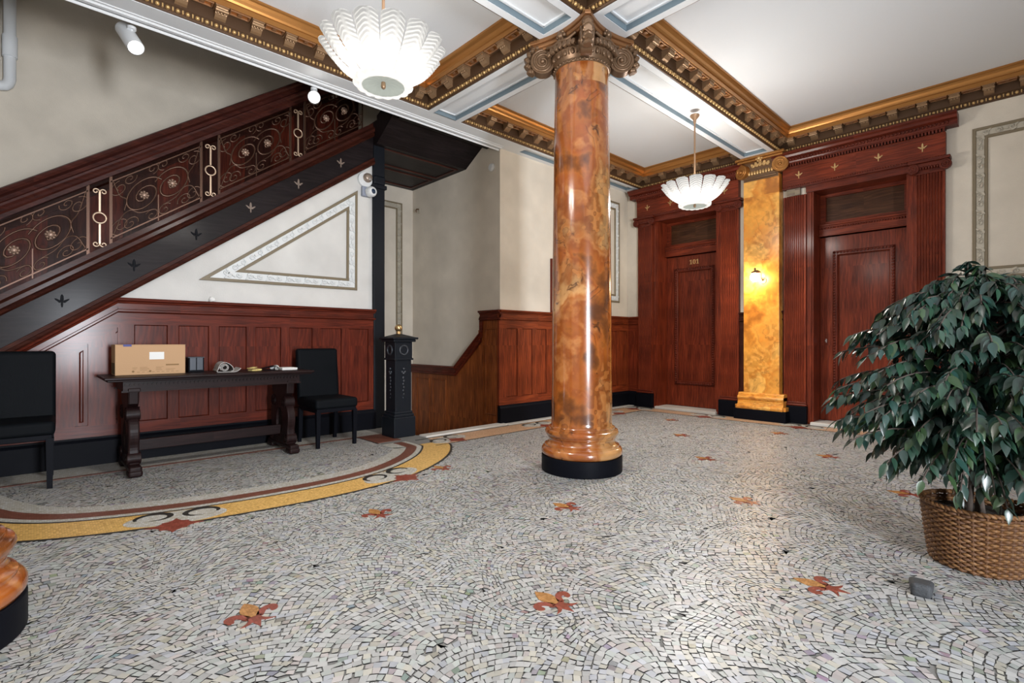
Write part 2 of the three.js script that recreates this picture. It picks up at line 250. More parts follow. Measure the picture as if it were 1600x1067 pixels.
// marble tesserae laid in overlapping fans
{
  const P = 0.0265, R = 17 * P; const tiles = [];
  const cam = camera.position, fw = V(0.68726, 0, -0.72641), rt = V(0.72641, 0, 0.68726);
  const warpX = (x, z) => 0.34 * (fbm(x * 1.05 + 20, z * 1.05 + 40, 3) - 0.5) + 0.045 * (vnoise(x * 5 + 5, z * 5 + 80) - 0.5), warpZ = (x, z) => 0.34 * (fbm(x * 1.05 + 70, z * 1.05 + 10, 3) - 0.5) + 0.045 * (vnoise(x * 5 + 95, z * 5 + 33) - 0.5);
  const inBand = (x, z) => { if (z < -5.14 && x < 2.9) return true; if (z < -4.235 && x > 3.0) return true; if (x > 6.745) return true; if (x > 2.57 && z < -4.7) return true;
    if (x < 3.3 && z < -3.2) { let bd = 1e9, bi = 0; for (let i = 0; i <= NB; i += 1) { const d = (bandSamp[i][0] - x) ** 2 + (bandSamp[i][1] - z) ** 2; if (d < bd) { bd = d; bi = i; } } const b = bandSamp[bi], s = ((x - b[0]) * b[2] + (z - b[1]) * b[3]) * bandSign; if (s > -0.004 && s < 0.572 && Math.sqrt(bd) < 0.6) return true; }
    for (const f of fleurs) { const dx = x - f[0], dz = f[1] - z; if (dx * dx + dz * dz < 0.0016 || (Math.abs(dx) < 0.02 && dz < 0.08 && dz > -0.03)) return true; } return false; };
  const own = (x, z, i, j) => { for (let dj = 2; dj >= 1; dj--) { const jj = j + dj, zc = jj * R * 0.5; const off = (jj & 1) ? R : 0; const ii = Math.round((x - off) / (2 * R)); const xc = ii * 2 * R + off; if (Math.hypot(x - xc, z - zc) < R * 1.0) return false; } return true; };
  for (let j = Math.floor(-6.4 / (R * 0.5)); j <= Math.ceil(2.2 / (R * 0.5)); j++) for (let i = Math.floor(-1.2 / (2 * R)) - 1; i <= Math.ceil(7.6 / (2 * R)) + 1; i++) {
    const xc = i * 2 * R + ((j & 1) ? R : 0), zc = j * R * 0.5;
    for (let k = 0; k * P < R; k++) {
      const r0 = k * P, r1 = Math.min(R, r0 + P), rm = (r0 + r1) / 2; if (r1 - r0 < P * 0.45) continue;
      let a = rr(0, 1); const end = a + 2 * PI; const n = Math.max(3, Math.round(2 * PI * rm / P));
      for (let q = 0; q < n; q++) {
        const w = 2 * PI / n, a0 = a + q * w, a1 = a0 + w, am = (a0 + a1) / 2;
        const x = xc + rm * Math.cos(am), z = zc + rm * Math.sin(am); if (!own(x, z, i, j)) continue;
        const X = x + warpX(x, z), Z = z + warpZ(x, z);
        const dx = X, dz = Z, D = dx * fw.x + dz * fw.z, lat = dx * rt.x + dz * rt.z;
        if (D < 1.15 || Math.abs(lat) > D * 1.06 + 0.5) continue; if (X > 6.75 || Z > 2.3 || X < -1.3) continue; if (Math.hypot(X - CX, Z - CZ) < 0.3) continue;
        if (inBand(X, Z)) continue; if (X > 3.0 && Z < -4.7) continue;
        const g = 0.0004 + 0.0024 * Math.pow(rnd(), 2.2), gr = g / Math.max(rm, 0.03);
        const cor = [[r0 + g, a0 + gr], [r0 + g, a1 - gr], [r1 - g, a1 - gr], [r1 - g, a0 + gr]].map(([r, b]) => { const px = xc + Math.max(r, 0.001) * Math.cos(b), pz = zc + Math.max(r, 0.001) * Math.sin(b); return [px + warpX(px, pz) + rr(-0.0034, 0.0034), pz + warpZ(px, pz) + rr(-0.0034, 0.0034)]; });
        tiles.push({ X, Z, D, lat, cor });
      }
    }
  }
  const tint = () => { const v = 0.27 + 0.115 * rnd(); const t = rnd(); let c = [v, v, v * 0.98]; if (t < 0.16) c = [v * 1.03, v * 0.99, v * 0.86]; else if (t < 0.26) c = [v * 1.02, v * 0.93, v * 0.9]; else if (t < 0.4) c = [v * 0.93, v * 0.99, v * 0.94]; else if (t < 0.52) c = [v * 0.92, v * 0.95, v * 1.02]; if (rnd() < 0.045) c = c.map((q) => q * rr(0.5, 0.75)); return c; };
  const mk = (list, ox, oz) => {
    const pos = [], nor = [], col = [], idx = [];
    for (const t of list) {
      const y = rr(-0.0004, 0.0003), c = tint(), k = [...t.cor], base = pos.length / 3; const tx = rr(-0.02, 0.02), tz = rr(-0.02, 0.02);
      for (const p of k) { pos.push(p[0] - ox, y + (p[0] - t.X) * tx + (p[1] - t.Z) * tz, p[1] - oz); nor.push(-tx, 1, -tz); col.push(...c); }
      const area = (k[1][0] - k[0][0]) * (k[2][1] - k[0][1]) - (k[1][1] - k[0][1]) * (k[2][0] - k[0][0]);
      const f = (a, b, c2) => area > 0 ? idx.push(a, c2, b) : idx.push(a, b, c2); f(base, base + 1, base + 2); f(base, base + 2, base + 3);
      if (t.D < 4.2) for (let s = 0; s < 4; s++) { const a = k[s], b = k[(s + 1) % 4], b0 = pos.length / 3; let nx = b[1] - a[1], nz = a[0] - b[0]; const l = Math.hypot(nx, nz) || 1; nx /= l; nz /= l; if (nx * (a[0] - t.X) + nz * (a[1] - t.Z) < 0) { nx = -nx; nz = -nz; }
        for (const [p, yy] of [[a, y], [b, y], [b, -0.004], [a, -0.004]]) { pos.push(p[0] - ox, yy, p[1] - oz); nor.push(nx, 0, nz); col.push(...c); } idx.push(b0, b0 + 1, b0 + 2, b0, b0 + 2, b0 + 3); }
    }
    const g = new THREE.BufferGeometry(); g.setAttribute('position', new THREE.BufferAttribute(new Float32Array(pos), 3)); g.setAttribute('normal', new THREE.BufferAttribute(new Float32Array(nor), 3)); g.setAttribute('color', new THREE.BufferAttribute(new Float32Array(col), 3)); g.setIndex(idx); return g;
  };
  tiles.sort((a, b) => a.D - b.D);
  const near = [], rest = []; for (const t of tiles) { const u = Math.abs(t.lat / t.D) < 0.99, v = 1.05 / t.D < 0.665; (u && v && near.length < 300 ? near : rest).push(t); }
  for (const t of near) { const m = new THREE.Mesh(mk([t], t.X, t.Z), M.tessera); m.name = 'tessera'; m.position.set(t.X, 0, t.Z); floor.add(m); }
  const field = new THREE.Mesh(mk(rest, 0, 0), M.tessera); field.name = 'tesserae'; field.userData = { kind: 'stuff' }; floor.add(field);
  console.log('tesserae', tiles.length);
}

// ================================================================== WALLS
const struct = (name, label, geos, mat, grain = 'x', cat = 'wall') => tag(add(scene, name, geos, mat, grain), label, cat, STRUCT);
struct('wall_left', 'cream plaster wall behind the marble column', [bx(XR, XB + 0.4, 0, 3.9, ZA - 0.66, ZA)], M.wall);
struct('wall_stair_return', 'grey cream plaster wall of the stair down', [bx(XR, XR + 0.25, -2.2, 5.5, ZK - 0.2, ZA - 0.66)], M.wall);
struct('wall_stair_back', 'cream plaster wall behind the iron stair railing', [bx(XL - 0.2, XR + 0.25, -2.2, 5.5, ZK - 0.2, ZK)], M.wall);
struct('wall_over_stair', 'plaster wall above the white soffit edge at the stair opening', [bx(XL, XR, HS + 0.06, 5.5, ZA - 0.02, ZA + 0.22)], M.wall);
struct('wall_upper_hall', 'plaster side wall of the upper stair hall', [bx(XR, XR + 0.25, 3.9, 5.5, ZA - 0.66, ZA + 0.22)], M.wall);
struct('ceiling_upper_hall', 'plaster ceiling high over the staircase', [bx(XL - 0.2, XR + 0.25, 5.5, 5.6, ZK - 0.2, ZA + 0.22)], M.ceil, 'x', 'ceiling');
struct('wall_stair_side', 'white plaster wall under the rising staircase', [poly([[-1.47, 0], [3.0, 0], [3.0, LS(3.0) + 0.05], [-1.47, LS(-1.47) + 0.05]], 0.14).translate(0, 0, ZT - 0.14)], M.wallGrey);
struct('wall_near_end', 'plaster end wall beside the near column', [bx(XL - 0.2, XL, 0, 5.5, ZK, ZF + 0.2)], M.wall, 'z');
struct('floor_basement', 'dark floor at the foot of the basement stair', [bx(2.0, XR, -2.3, -2.2, ZK, ZA)], M.ebony, 'x', 'floor');
struct('wall_basement', 'plaster wall of the basement stair', [bx(2.9, 3.0, -2.2, 3.2, ZK, ZT - 0.14), bx(2.9, 3.12, -2.2, -0.2, ZT - 0.14, ZA - 0.05)], M.wall, 'z');
// street wall behind the viewer, with the glazed door that lets the daylight in
const DX0 = 0.15, DX1 = 1.11, DH = 2.4;
struct('wall_street', 'plaster street wall with a glazed entrance', [bx(XL, DX0, 0, 3.9, ZF, ZF + 0.4), bx(DX1, XB + 0.4, 0, 3.9, ZF, ZF + 0.4), bx(DX0, DX1, DH, 3.9, ZF, ZF + 0.4)], M.wall);
{
  const d = thing('door_3', 'dark framed glazed entrance door', 'door', [0, 0, ZF + 0.27], 0, STRUCT);
  add(d, 'frame', [bx(DX0, DX0 + 0.06, 0, DH, -0.05, 0.05), bx(DX1 - 0.06, DX1, 0, DH, -0.05, 0.05), bx(DX0, DX1, DH - 0.06, DH, -0.05, 0.05)], M.rosewood, 'y');
  add(d, 'door_leaf', poly([[DX0 + 0.06, 0.01], [DX1 - 0.06, 0.01], [DX1 - 0.06, DH - 0.06], [DX0 + 0.06, DH - 0.06]], 0.05, [[[DX0 + 0.22, 0.52], [DX0 + 0.22, 2.08], [DX1 - 0.22, 2.08], [DX1 - 0.22, 0.52]]]).translate(0, 0, -0.025), M.rosewood, 'y');
  add(d, 'pane', box(DX1 - DX0 - 0.44, 1.56, 0.006, 0.63, 1.3, 0), M.glassPane);
}
// right wall with two door openings
const D1 = -3.757, D2 = -1.558, OW = 0.49, OH = 2.97;
struct('wall_right', 'cream plaster wall with two mahogany doorways', [
  bx(XB, XB + 0.4, 0, 3.9, ZA, D1 - OW), bx(XB, XB + 0.4, 0, 3.9, D1 + OW, D2 - OW), bx(XB, XB + 0.4, 0, 3.9, D2 + OW, ZF + 0.25),
  bx(XB, XB + 0.4, OH, 3.9, D1 - OW, D1 + OW), bx(XB, XB + 0.4, OH, 3.9, D2 - OW, D2 + OW)], M.wall, 'z');

// ================================================================== CEILING, BEAMS, CORNICES
struct('ceiling', 'white flat plaster ceiling of the coffers', [bx(XL - 0.2, XB + 0.4, HC, HC + 0.12, ZA + 0.2, ZF + 0.25)], M.ceil, 'x', 'ceiling');
function beam(label, x0, x1, z0, z1, panels) {                          // soffit frame at HS, recessed panels with painted sides
  const b = thing('ceiling_beam', label, 'beam', [0, 0, 0], 0, STRUCT); const F = 0.055, RD = 0.05;
  add(b, 'core', bx(x0, x1, HS + RD, HC + 0.02, z0, z1), M.white);
  const s = new THREE.Shape([[x0, z0], [x1, z0], [x1, z1], [x0, z1]].map((p) => new THREE.Vector2(...p)));
  for (const [a, c, d, e] of panels) s.holes.push(new THREE.Path([[a, d], [a, e], [c, e], [c, d]].map((p) => new THREE.Vector2(...p))));
  add(b, 'soffit_frame', new THREE.ExtrudeGeometry(s, { depth: RD, bevelEnabled: false }).rotateX(PI / 2).translate(0, HS + RD, 0), M.white);
  for (const [a, c, d, e] of panels) {
    const t = 0.006, y0 = HS + 0.004, y1 = HS + RD;
    add(b, 'painted_edge', [bx(a, c, y0, y1, d, d + t), bx(a, c, y0, y1, e - t, e), bx(a, a + t, y0, y1, d + t, e - t), bx(c - t, c, y0, y1, d + t, e - t)], M.teal);
    const q = 0.028; add(b, 'inner_bead', [bx(a + q, c - q, y1 - 0.012, y1, d + q, d + q + 0.012), bx(a + q, c - q, y1 - 0.012, y1, e - q - 0.012, e - q), bx(a + q, a + q + 0.012, y1 - 0.012, y1, d + q, e - q), bx(c - q - 0.012, c - q, y1 - 0.012, y1, d + q, e - q)], M.white);
  }
  return b;
}
const BW = 0.211, ZB0 = CZ - BW, ZB1 = CZ + BW, PF = 0.062;
const bayX = [[CX0 + BW, CX - BW], [CX + BW, XB]];
const ZP = -4.55, ZE = 2.15, XE = XL;
// long beam on the column line
beam('white panelled ceiling beam from the central column to the marble pilaster', CX + 0.02, XB, ZB0, ZB1, [[CX + 0.28, XB - 0.28, ZB0 + PF, ZB1 - PF]]);
beam('white panelled ceiling beam carrying the nearest bowl pendant', CX0 - 0.02, CX + 0.02, ZB0, ZB1, [[CX0 + 0.42, CX - 0.3, ZB0 + PF, ZB1 - PF]]);
beam('white panelled ceiling beam beyond the near column', XL, CX0 - 0.02, ZB0, ZB1, [[XL + 0.2, CX0 - 0.42, ZB0 + PF, ZB1 - PF]]);
// cross beams
beam('white panelled cross beam from the central column to the stair opening', CX - BW, CX + BW, ZP, ZB0, [[CX - BW + PF, CX + BW - PF, ZP + 0.0, ZB0 - 0.12]]);
beam('white panelled cross beam from the central column over the viewer', CX - BW, CX + BW, ZB1, ZE, [[CX - BW + PF, CX + BW - PF, ZB1 + 0.12, ZE - 0.1]]);
beam('white cross beam from the near column to the stair', CX0 - BW, CX0 + BW, ZP, ZB0, [[CX0 - BW + PF, CX0 + BW - PF, ZP + 0.1, ZB0 - 0.12]]);
beam('white cross beam from the near column to the street wall', CX0 - BW, CX0 + BW, ZB1, ZE, [[CX0 - BW + PF, CX0 + BW - PF, ZB1 + 0.12, ZE - 0.1]]);
beam('white perimeter soffit along the street wall', XL, XB, ZE, ZF, []);
{
  const b = beam('white perimeter soffit over the stair opening and left wall', XL, XB, ZA, ZP, [[4.6, XB - 0.14, ZA + 0.07, ZP - 0.05]]);
  add(b, 'edge_moulding', [run([[0, HS - 0.0], [0.018, HS - 0.018], [0.05, HS - 0.018], [0.06, HS - 0.006], [0.08, HS - 0.006], [0.085, HS]], XL, XR - 0.01).translate(0, 0, ZA - 0.005)], M.white);
  add(b, 'lower_bead', [run([[0, HS + 0.03], [-0.03, HS + 0.03], [-0.03, HS - 0.028], [-0.012, HS - 0.034], [0, HS - 0.018]], XL, XR - 0.01).translate(0, 0, ZA)], M.white);
}
// cornices
const crownLow = [[0, 3.525], [0.012, 3.525], [0.02, 3.535], [0.02, 3.575], [0.032, 3.585], [0.032, 3.672], [0.045, 3.68]];
const crownMid = [[0.045, 3.68], [0.125, 3.683], [0.128, 3.675], [0.133, 3.675], [0.133, 3.715], [0.142, 3.72]];
const crownTop = [[0.142, 3.72], [0.15, 3.735], [0.157, 3.757], [0.172, 3.775], [0.184, 3.783], [0.184, HC]];
const modGeo = (() => {                                               // scrolled bracket, out = +z, hangs from y = 0
  const s = [[0, 0], [0.074, 0], [0.076, -0.02], [0.066, -0.036], [0.05, -0.034], [0.04, -0.05], [0.02, -0.066], [0, -0.075]];
  const body = poly(s, 0.062).rotateY(-PI / 2).translate(0.031, 0, 0), cap = box(0.074, 0.014, 0.084, 0, -0.007, 0.042);
  const curl = new THREE.CylinderGeometry(0.014, 0.014, 0.07, 10).rotateZ(PI / 2).translate(0, -0.033, 0.062);
  const leaf = [-0.018, 0, 0.018].map((x) => new THREE.SphereGeometry(0.01, 6, 4).scale(1, 1.6, 0.8).translate(x, -0.04, 0.052));
  return merge([body, cap, curl, ...leaf]).scale(1.3, 1.1, 1.12);
})();
M.goldDark = std({ color: lin(0.34, 0.17, 0.08), roughness: 0.4, metalness: 0.4 });
const caisson = merge([ring([[-0.075, -0.036], [0.075, -0.036], [0.075, 0.036], [-0.075, 0.036]], 0, 0.012, 0.012, 0.003).rotateX(PI / 2), box(0.03, 0.01, 0.03, 0, -0.006, 0)]);
function cornice(label, x0, x1, z0, z1, sides) {
  const c = thing('ceiling_cornice', label, 'cornice', [0, 0, 0], 0, STRUCT);
  add(c, 'bed_moulding', loop(crownLow, x0, x1, z0, z1), M.bronzeShade); add(c, 'corona', loop(crownMid, x0, x1, z0, z1), M.gold); add(c, 'crown_moulding', loop(crownTop, x0, x1, z0, z1), M.gold);
  const beads = [], bg = new THREE.SphereGeometry(0.0165, 8, 6), dg = box(0.01, 0.028, 0.016);
  const side = { n: [[x0, z0], [1, 0], [0, 1], x1 - x0, 0], s: [[x1, z1], [-1, 0], [0, -1], x1 - x0, PI], w: [[x0, z1], [0, -1], [1, 0], z1 - z0, PI / 2], e: [[x1, z0], [0, 1], [-1, 0], z1 - z0, -PI / 2] };
  for (const k of sides) {
    const [o, d, n, L, ry] = side[k]; const nb = Math.floor((L - 0.05) / 0.064);
    for (let i = 0; i <= nb; i++) { const t = 0.025 + i * (L - 0.05) / nb; const px = o[0] + d[0] * t + n[0] * 0.024, pz = o[1] + d[1] * t + n[1] * 0.024; beads.push(bg.clone().translate(px, 3.556, pz)); if (i < nb) { const h = (L - 0.05) / nb / 2; beads.push(dg.clone().rotateY(ry).translate(px + d[0] * h, 3.556, pz + d[1] * h)); } }
    const nm = Math.max(2, Math.round((L - 0.3) / 0.265));
    for (let i = 0; i <= nm; i++) { const t = 0.15 + i * (L - 0.3) / nm; const m = add(c, 'modillion', modGeo, M.bronzeLit); m.position.set(o[0] + d[0] * t + n[0] * 0.032, 3.681, o[1] + d[1] * t + n[1] * 0.032); m.rotation.y = ry; if (i < nm) { const h = (L - 0.3) / nm / 2, q = add(c, 'caisson', caisson, M.goldDark); q.position.set(o[0] + d[0] * (t + h) + n[0] * 0.085, 3.679, o[1] + d[1] * (t + h) + n[1] * 0.085); q.rotation.y = ry; } }
  }
  const bm = add(c, 'bead_row', beads, M.goldLight); bm.userData = { kind: 'stuff' };
  return c;
}
cornice('gilded modillion cornice round the coffer above the nearest pendant', CX0 + BW, CX - BW, ZP, ZB0, 'nesw');
cornice('gilded modillion cornice round the far coffer above the closed door', CX + BW, XB, ZP, ZB0, 'nesw');
cornice('gilded modillion cornice round the large coffer beside the potted tree', CX + BW, XB, ZB1, ZE, 'nesw');
cornice('gilded modillion cornice round the coffer over the viewer', CX0 + BW, CX - BW, ZB1, ZE, 'nesw');
cornice('gilded cornice round the coffer beyond the near column', XL, CX0 - BW, ZP, ZB0, 'ne');

// ================================================================== COLUMNS
function voluteGeo(R, th) {                                            // disc with raised spirals, axis = z
  const out = [cyl(R * 0.96, R * 0.96, th, 0, 0, 0, 28).rotateX(PI / 2)];
  for (const s of [-1, 1]) {
    const pts = spiralPts(0, 0, s * th / 2, R * 0.9, R * 0.2, PI / 2, s > 0 ? -2.1 : -2.1, 44);
    out.push(new THREE.TubeGeometry(new THREE.CatmullRomCurve3(pts.map((p) => V(...p))), 52, R * 0.105, 6));
    out.push(sph(R * 0.2, 0, 0, s * th / 2, 10, 7));
  }
  return merge(out);
}
function leafGeo(w, h, d) { const s = new THREE.Shape(); s.moveTo(0, 0); s.quadraticCurveTo(w * 0.7, h * 0.2, w * 0.42, h * 0.5); s.quadraticCurveTo(w * 0.5, h * 0.8, 0, h); s.quadraticCurveTo(-w * 0.5, h * 0.8, -w * 0.42, h * 0.5); s.quadraticCurveTo(-w * 0.7, h * 0.2, 0, 0); return new THREE.ExtrudeGeometry(s, { depth: d * 0.4, bevelEnabled: true, bevelThickness: d * 0.6, bevelSize: w * 0.12, bevelOffset: -w * 0.12, bevelSegments: 2, curveSegments: 5 }); }
function capitalParts(parent) {                                        // angular Ionic capital, y from 3.22 to HS
  const cap = new THREE.Group(); cap.name = 'capital'; parent.add(cap);
  const ab = (half, dip, ch) => { const s = new THREE.Shape(); const c = [[1, 1], [-1, 1], [-1, -1], [1, -1]]; for (let i = 0; i < 4; i++) { const a = c[i], b = c[(i + 1) % 4]; const ax = a[0] * half, az = a[1] * half, bX = b[0] * half, bz = b[1] * half; const ux = Math.sign(bX - ax), uz = Math.sign(bz - az); const p0 = [ax + ux * ch, az + uz * ch], p1 = [bX - ux * ch, bz - uz * ch]; if (!i) s.moveTo(...p0); else s.lineTo(...p0); const mx = (ax + bX) / 2, mz = (az + bz) / 2, l = Math.hypot(mx, mz); s.quadraticCurveTo(mx * (1 - 2 * dip / l), mz * (1 - 2 * dip / l), ...p1); } s.closePath(); return s; };
  const abg = (s, y0, y1, bev) => new THREE.ExtrudeGeometry(s, { depth: y1 - y0 - 2 * bev, bevelEnabled: true, bevelThickness: bev, bevelSize: bev, bevelOffset: -bev, bevelSegments: 2, curveSegments: 12 }).rotateX(PI / 2).translate(0, y1 - bev, 0);
  add(cap, 'abacus', [abg(ab(0.315, 0.06, 0.03), 3.487, HS, 0.007), abg(ab(0.302, 0.06, 0.028), 3.452, 3.49, 0.014), abg(ab(0.285, 0.06, 0.026), 3.436, 3.456, 0.005)], M.gold2 = std({ color: lin(0.27, 0.125, 0.05), roughness: 0.36, metalness: 0.5 }));
  add(cap, 'bell', lathe([[0.2, 3.245], [0.224, 3.25], [0.23, 3.262], [0.222, 3.274], [0.228, 3.285], [0.25, 3.32], [0.258, 3.35], [0.25, 3.365], [0.24, 3.37], [0.24, 3.46], [0.0, 3.46]], 40), M.bronze);
  const eggs = []; for (let i = 0; i < 24; i++) { const a = (i + 0.5) / 24 * 2 * PI; eggs.push(new THREE.SphereGeometry(0.022, 8, 6).scale(0.85, 1.4, 0.8).rotateX(-0.35).translate(0, 3.326, 0.245).rotateY(a)); eggs.push(box(0.007, 0.05, 0.016, 0, 3.326, 0.25).rotateY(a + PI / 24)); }
  for (let i = 0; i < 40; i++) eggs.push(new THREE.SphereGeometry(0.0105, 6, 5).translate(0, 3.262, 0.229).rotateY(i / 40 * 2 * PI));
  add(cap, 'egg_and_dart', eggs, M.bronze);
  const vg = voluteGeo(0.104, 0.085);
  for (let k = 0; k < 4; k++) {
    const a = PI / 4 + k * PI / 2;                                     // direction of the corner
    const g = vg.clone().translate(0.322, 0, 0).rotateY(a).translate(0, 3.342, 0); add(cap, 'volute', g, M.bronze);
    const lf = []; for (let q = 0; q < 6; q++) { const t = -1.1 + q * 0.5; lf.push(leafGeo(0.085, 0.075, 0.022).rotateX(0.5).translate(0, -0.01, 0.102).rotateX(-t * 0.8).rotateY(PI / 2).translate(0.322, 3.352, 0).rotateY(a)); }
    lf.push(leafGeo(0.06, 0.09, 0.018).rotateX(PI).translate(0, 3.43, 0.4).rotateY(PI / 2 + a));
    add(cap, 'acanthus_leaf', lf, M.bronze);
    const sw = []; const b = a + PI / 4;                                // ornament on the face between two corners
    for (let q = -3; q <= 3; q++) sw.push(leafGeo(0.05, 0.085 - Math.abs(q) * 0.012, 0.02).rotateZ(-q * 0.3).translate(q * 0.036, 3.355, 0.262 - Math.abs(q) * 0.004).rotateY(b));
    sw.push(sph(0.028, 0, 3.462, 0.266, 10, 8).rotateY(b)); for (let q = 0; q < 6; q++) sw.push(sph(0.016, Math.cos(q * PI / 3) * 0.034, 3.462 + Math.sin(q * PI / 3) * 0.034, 0.258, 7, 5).rotateY(b));
    sw.push(tube([[-0.15, 3.43, 0.255], [-0.07, 3.405, 0.27], [0, 3.415, 0.275], [0.07, 3.405, 0.27], [0.15, 3.43, 0.255]], 0.012, 20, 6).rotateY(b));
    add(cap, 'palmette', sw, M.bronze);
  }
  return cap;
}
function column(label, x, z, off) {
  const c = thing('marble_column', label, 'column', [x, 0, z]);
  add(c, 'plinth', lathe([[0, 0], [0.326, 0], [0.33, 0.006], [0.33, 0.124], [0.324, 0.13], [0, 0.13]], 56), M.black);
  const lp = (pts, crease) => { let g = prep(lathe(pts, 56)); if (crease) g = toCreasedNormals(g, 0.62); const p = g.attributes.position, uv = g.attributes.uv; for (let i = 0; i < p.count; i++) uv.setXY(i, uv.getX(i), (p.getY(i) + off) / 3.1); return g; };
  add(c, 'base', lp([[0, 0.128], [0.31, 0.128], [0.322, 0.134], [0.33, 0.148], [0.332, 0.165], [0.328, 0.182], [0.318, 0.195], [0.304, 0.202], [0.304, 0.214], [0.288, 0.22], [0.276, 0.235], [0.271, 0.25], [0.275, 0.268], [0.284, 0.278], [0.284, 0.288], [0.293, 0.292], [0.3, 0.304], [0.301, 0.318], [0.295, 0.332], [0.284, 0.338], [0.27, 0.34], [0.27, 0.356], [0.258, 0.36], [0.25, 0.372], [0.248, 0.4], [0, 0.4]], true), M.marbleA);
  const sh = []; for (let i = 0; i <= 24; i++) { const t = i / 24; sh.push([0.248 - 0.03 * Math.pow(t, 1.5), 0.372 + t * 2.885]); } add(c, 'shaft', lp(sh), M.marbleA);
  capitalParts(c); return c;
}
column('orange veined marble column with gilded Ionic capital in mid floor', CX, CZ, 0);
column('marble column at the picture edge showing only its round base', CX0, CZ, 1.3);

// marble pilaster on the right wall (local x = along the wall, z = out)
const RY = -PI / 2;
{
  const p = thing('marble_pilaster', 'golden marble wall pilaster between the two doorways', 'pilaster', [XB - 0.004, 0, -2.615], RY);
  add(p, 'plinth', rbox(0.66, 0.145, 0.235, 0.006, 0, 0.0725, 0.1175), M.black);
  add(p, 'base', [run([[0, 0.145], [0.225, 0.145], [0.232, 0.17], [0.222, 0.195], [0.2, 0.203], [0.19, 0.23], [0.188, 0.262], [0.2, 0.275], [0.208, 0.295], [0.198, 0.315], [0.178, 0.322], [0.174, 0.345], [0.16, 0.36], [0, 0.36]], -0.29, 0.29), box(0.64, 0.05, 0.2, 0, 0.17, 0.1), box(0.58, 0.045, 0.17, 0, 0.295, 0.09)], M.marbleB, 'x');
  const sh = prep(rbox(0.455, 2.9, 0.155, 0.006, 0, 1.8, 0.0775)); { const q = sh.attributes.position, uv = sh.attributes.uv; for (let i = 0; i < q.count; i++) uv.setXY(i, (q.getX(i) + q.getZ(i)) / 1.5, q.getY(i) / 3.0); } add(p, 'shaft', sh, M.marbleB);
  const c = new THREE.Group(); c.name = 'capital'; p.add(c);
  add(c, 'abacus', [rbox(0.62, 0.032, 0.24, 0.006, 0, 3.503, 0.122), rbox(0.58, 0.03, 0.225, 0.01, 0, 3.472, 0.11)], M.gold);
  add(c, 'bell', [box(0.44, 0.28, 0.165, 0, 3.35, 0.082), tube([[-0.2, 3.24, 0.17], [0, 3.24, 0.175], [0.2, 3.24, 0.17]], 0.014, 12, 6)], M.bronze);
  const eg = []; for (let i = -4; i <= 4; i++) { eg.push(new THREE.SphereGeometry(0.022, 8, 6).scale(0.8, 1.4, 0.8).translate(i * 0.036, 3.31, 0.172)); } add(c, 'egg_and_dart', eg, M.goldLight);
  for (const s of [-1, 1]) add(c, 'volute', voluteGeo(0.1, 0.07).rotateY(s * 0.42).translate(s * 0.235, 3.352, 0.155), M.gold);
  const lf = []; for (let q = -2; q <= 2; q++) lf.push(leafGeo(0.05, 0.09 - Math.abs(q) * 0.012, 0.02).rotateZ(-q * 0.35).translate(q * 0.038, 3.38, 0.172)); lf.push(sph(0.026, 0, 3.475, 0.225)); for (let q = 0; q < 6; q++) lf.push(sph(0.016, Math.cos(q * PI / 3) * 0.034, 3.475 + Math.sin(q * PI / 3) * 0.03, 0.215, 7, 5)); add(c, 'palmette', lf, M.goldLight);
}

// ================================================================== DOORWAYS
const font = await new FontLoader().loadAsync('fonts/droid/droid_serif_bold.typeface.json');
function flutedGeo(w, h, d, n) {                                       // flutes on the front, standing on y = 0
  const pts = [[-w / 2, 0], [w / 2, 0], [w / 2, d]], m = 0.018, fw = (w - 2 * m) / n;
  for (let i = n - 1; i >= 0; i--) { const a = -w / 2 + m + i * fw, b = a + fw; pts.push([b - 0.004, d]); for (let q = 1; q < 5; q++) { const t = q / 5; pts.push([lerp(b - 0.004, a + 0.004, t), d - 0.011 * Math.sin(t * PI)]); } pts.push([a + 0.004, d]); }
  pts.push([-w / 2, d]);
  return prep(poly(pts.map(([x, z]) => [x, -z]).reverse(), h).rotateX(-PI / 2));
}
function ionicSmall(w, out) {                                          // small wooden capital, y from 0 to 0.15
  return merge([rbox(w + 0.1, 0.035, out + 0.075, 0.006, 0, 0.132, (out + 0.075) / 2), rbox(w + 0.04, 0.05, out + 0.045, 0.006, 0, 0.09, (out + 0.045) / 2), box(w, 0.07, out + 0.012, 0, 0.035, (out + 0.012) / 2),
    ...[-1, 1].map((s) => voluteGeo(0.056, 0.05).translate(s * (w / 2 + 0.006), 0.062, out + 0.028)),
    ...[-3, -2, -1, 0, 1, 2, 3].map((i) => new THREE.SphereGeometry(0.014, 7, 5).scale(0.8, 1.4, 1).translate(i * 0.024, 0.06, out + 0.04))]);
}
const beadGeo = new THREE.SphereGeometry(0.0155, 7, 5);
function beadFrame(x0, x1, y0, y1, z) { const g = []; const go = (ax, ay, bX, bY) => { const L = Math.hypot(bX - ax, bY - ay), n = Math.round(L / 0.036); for (let i = 0; i <= n; i++) g.push(beadGeo.clone().scale(1, 1, 0.8).translate(lerp(ax, bX, i / n), lerp(ay, bY, i / n), z)); }; go(x0, y0, x1, y0); go(x1, y0, x1, y1); go(x1, y1, x0, y1); go(x0, y1, x0, y0); return merge(g); }
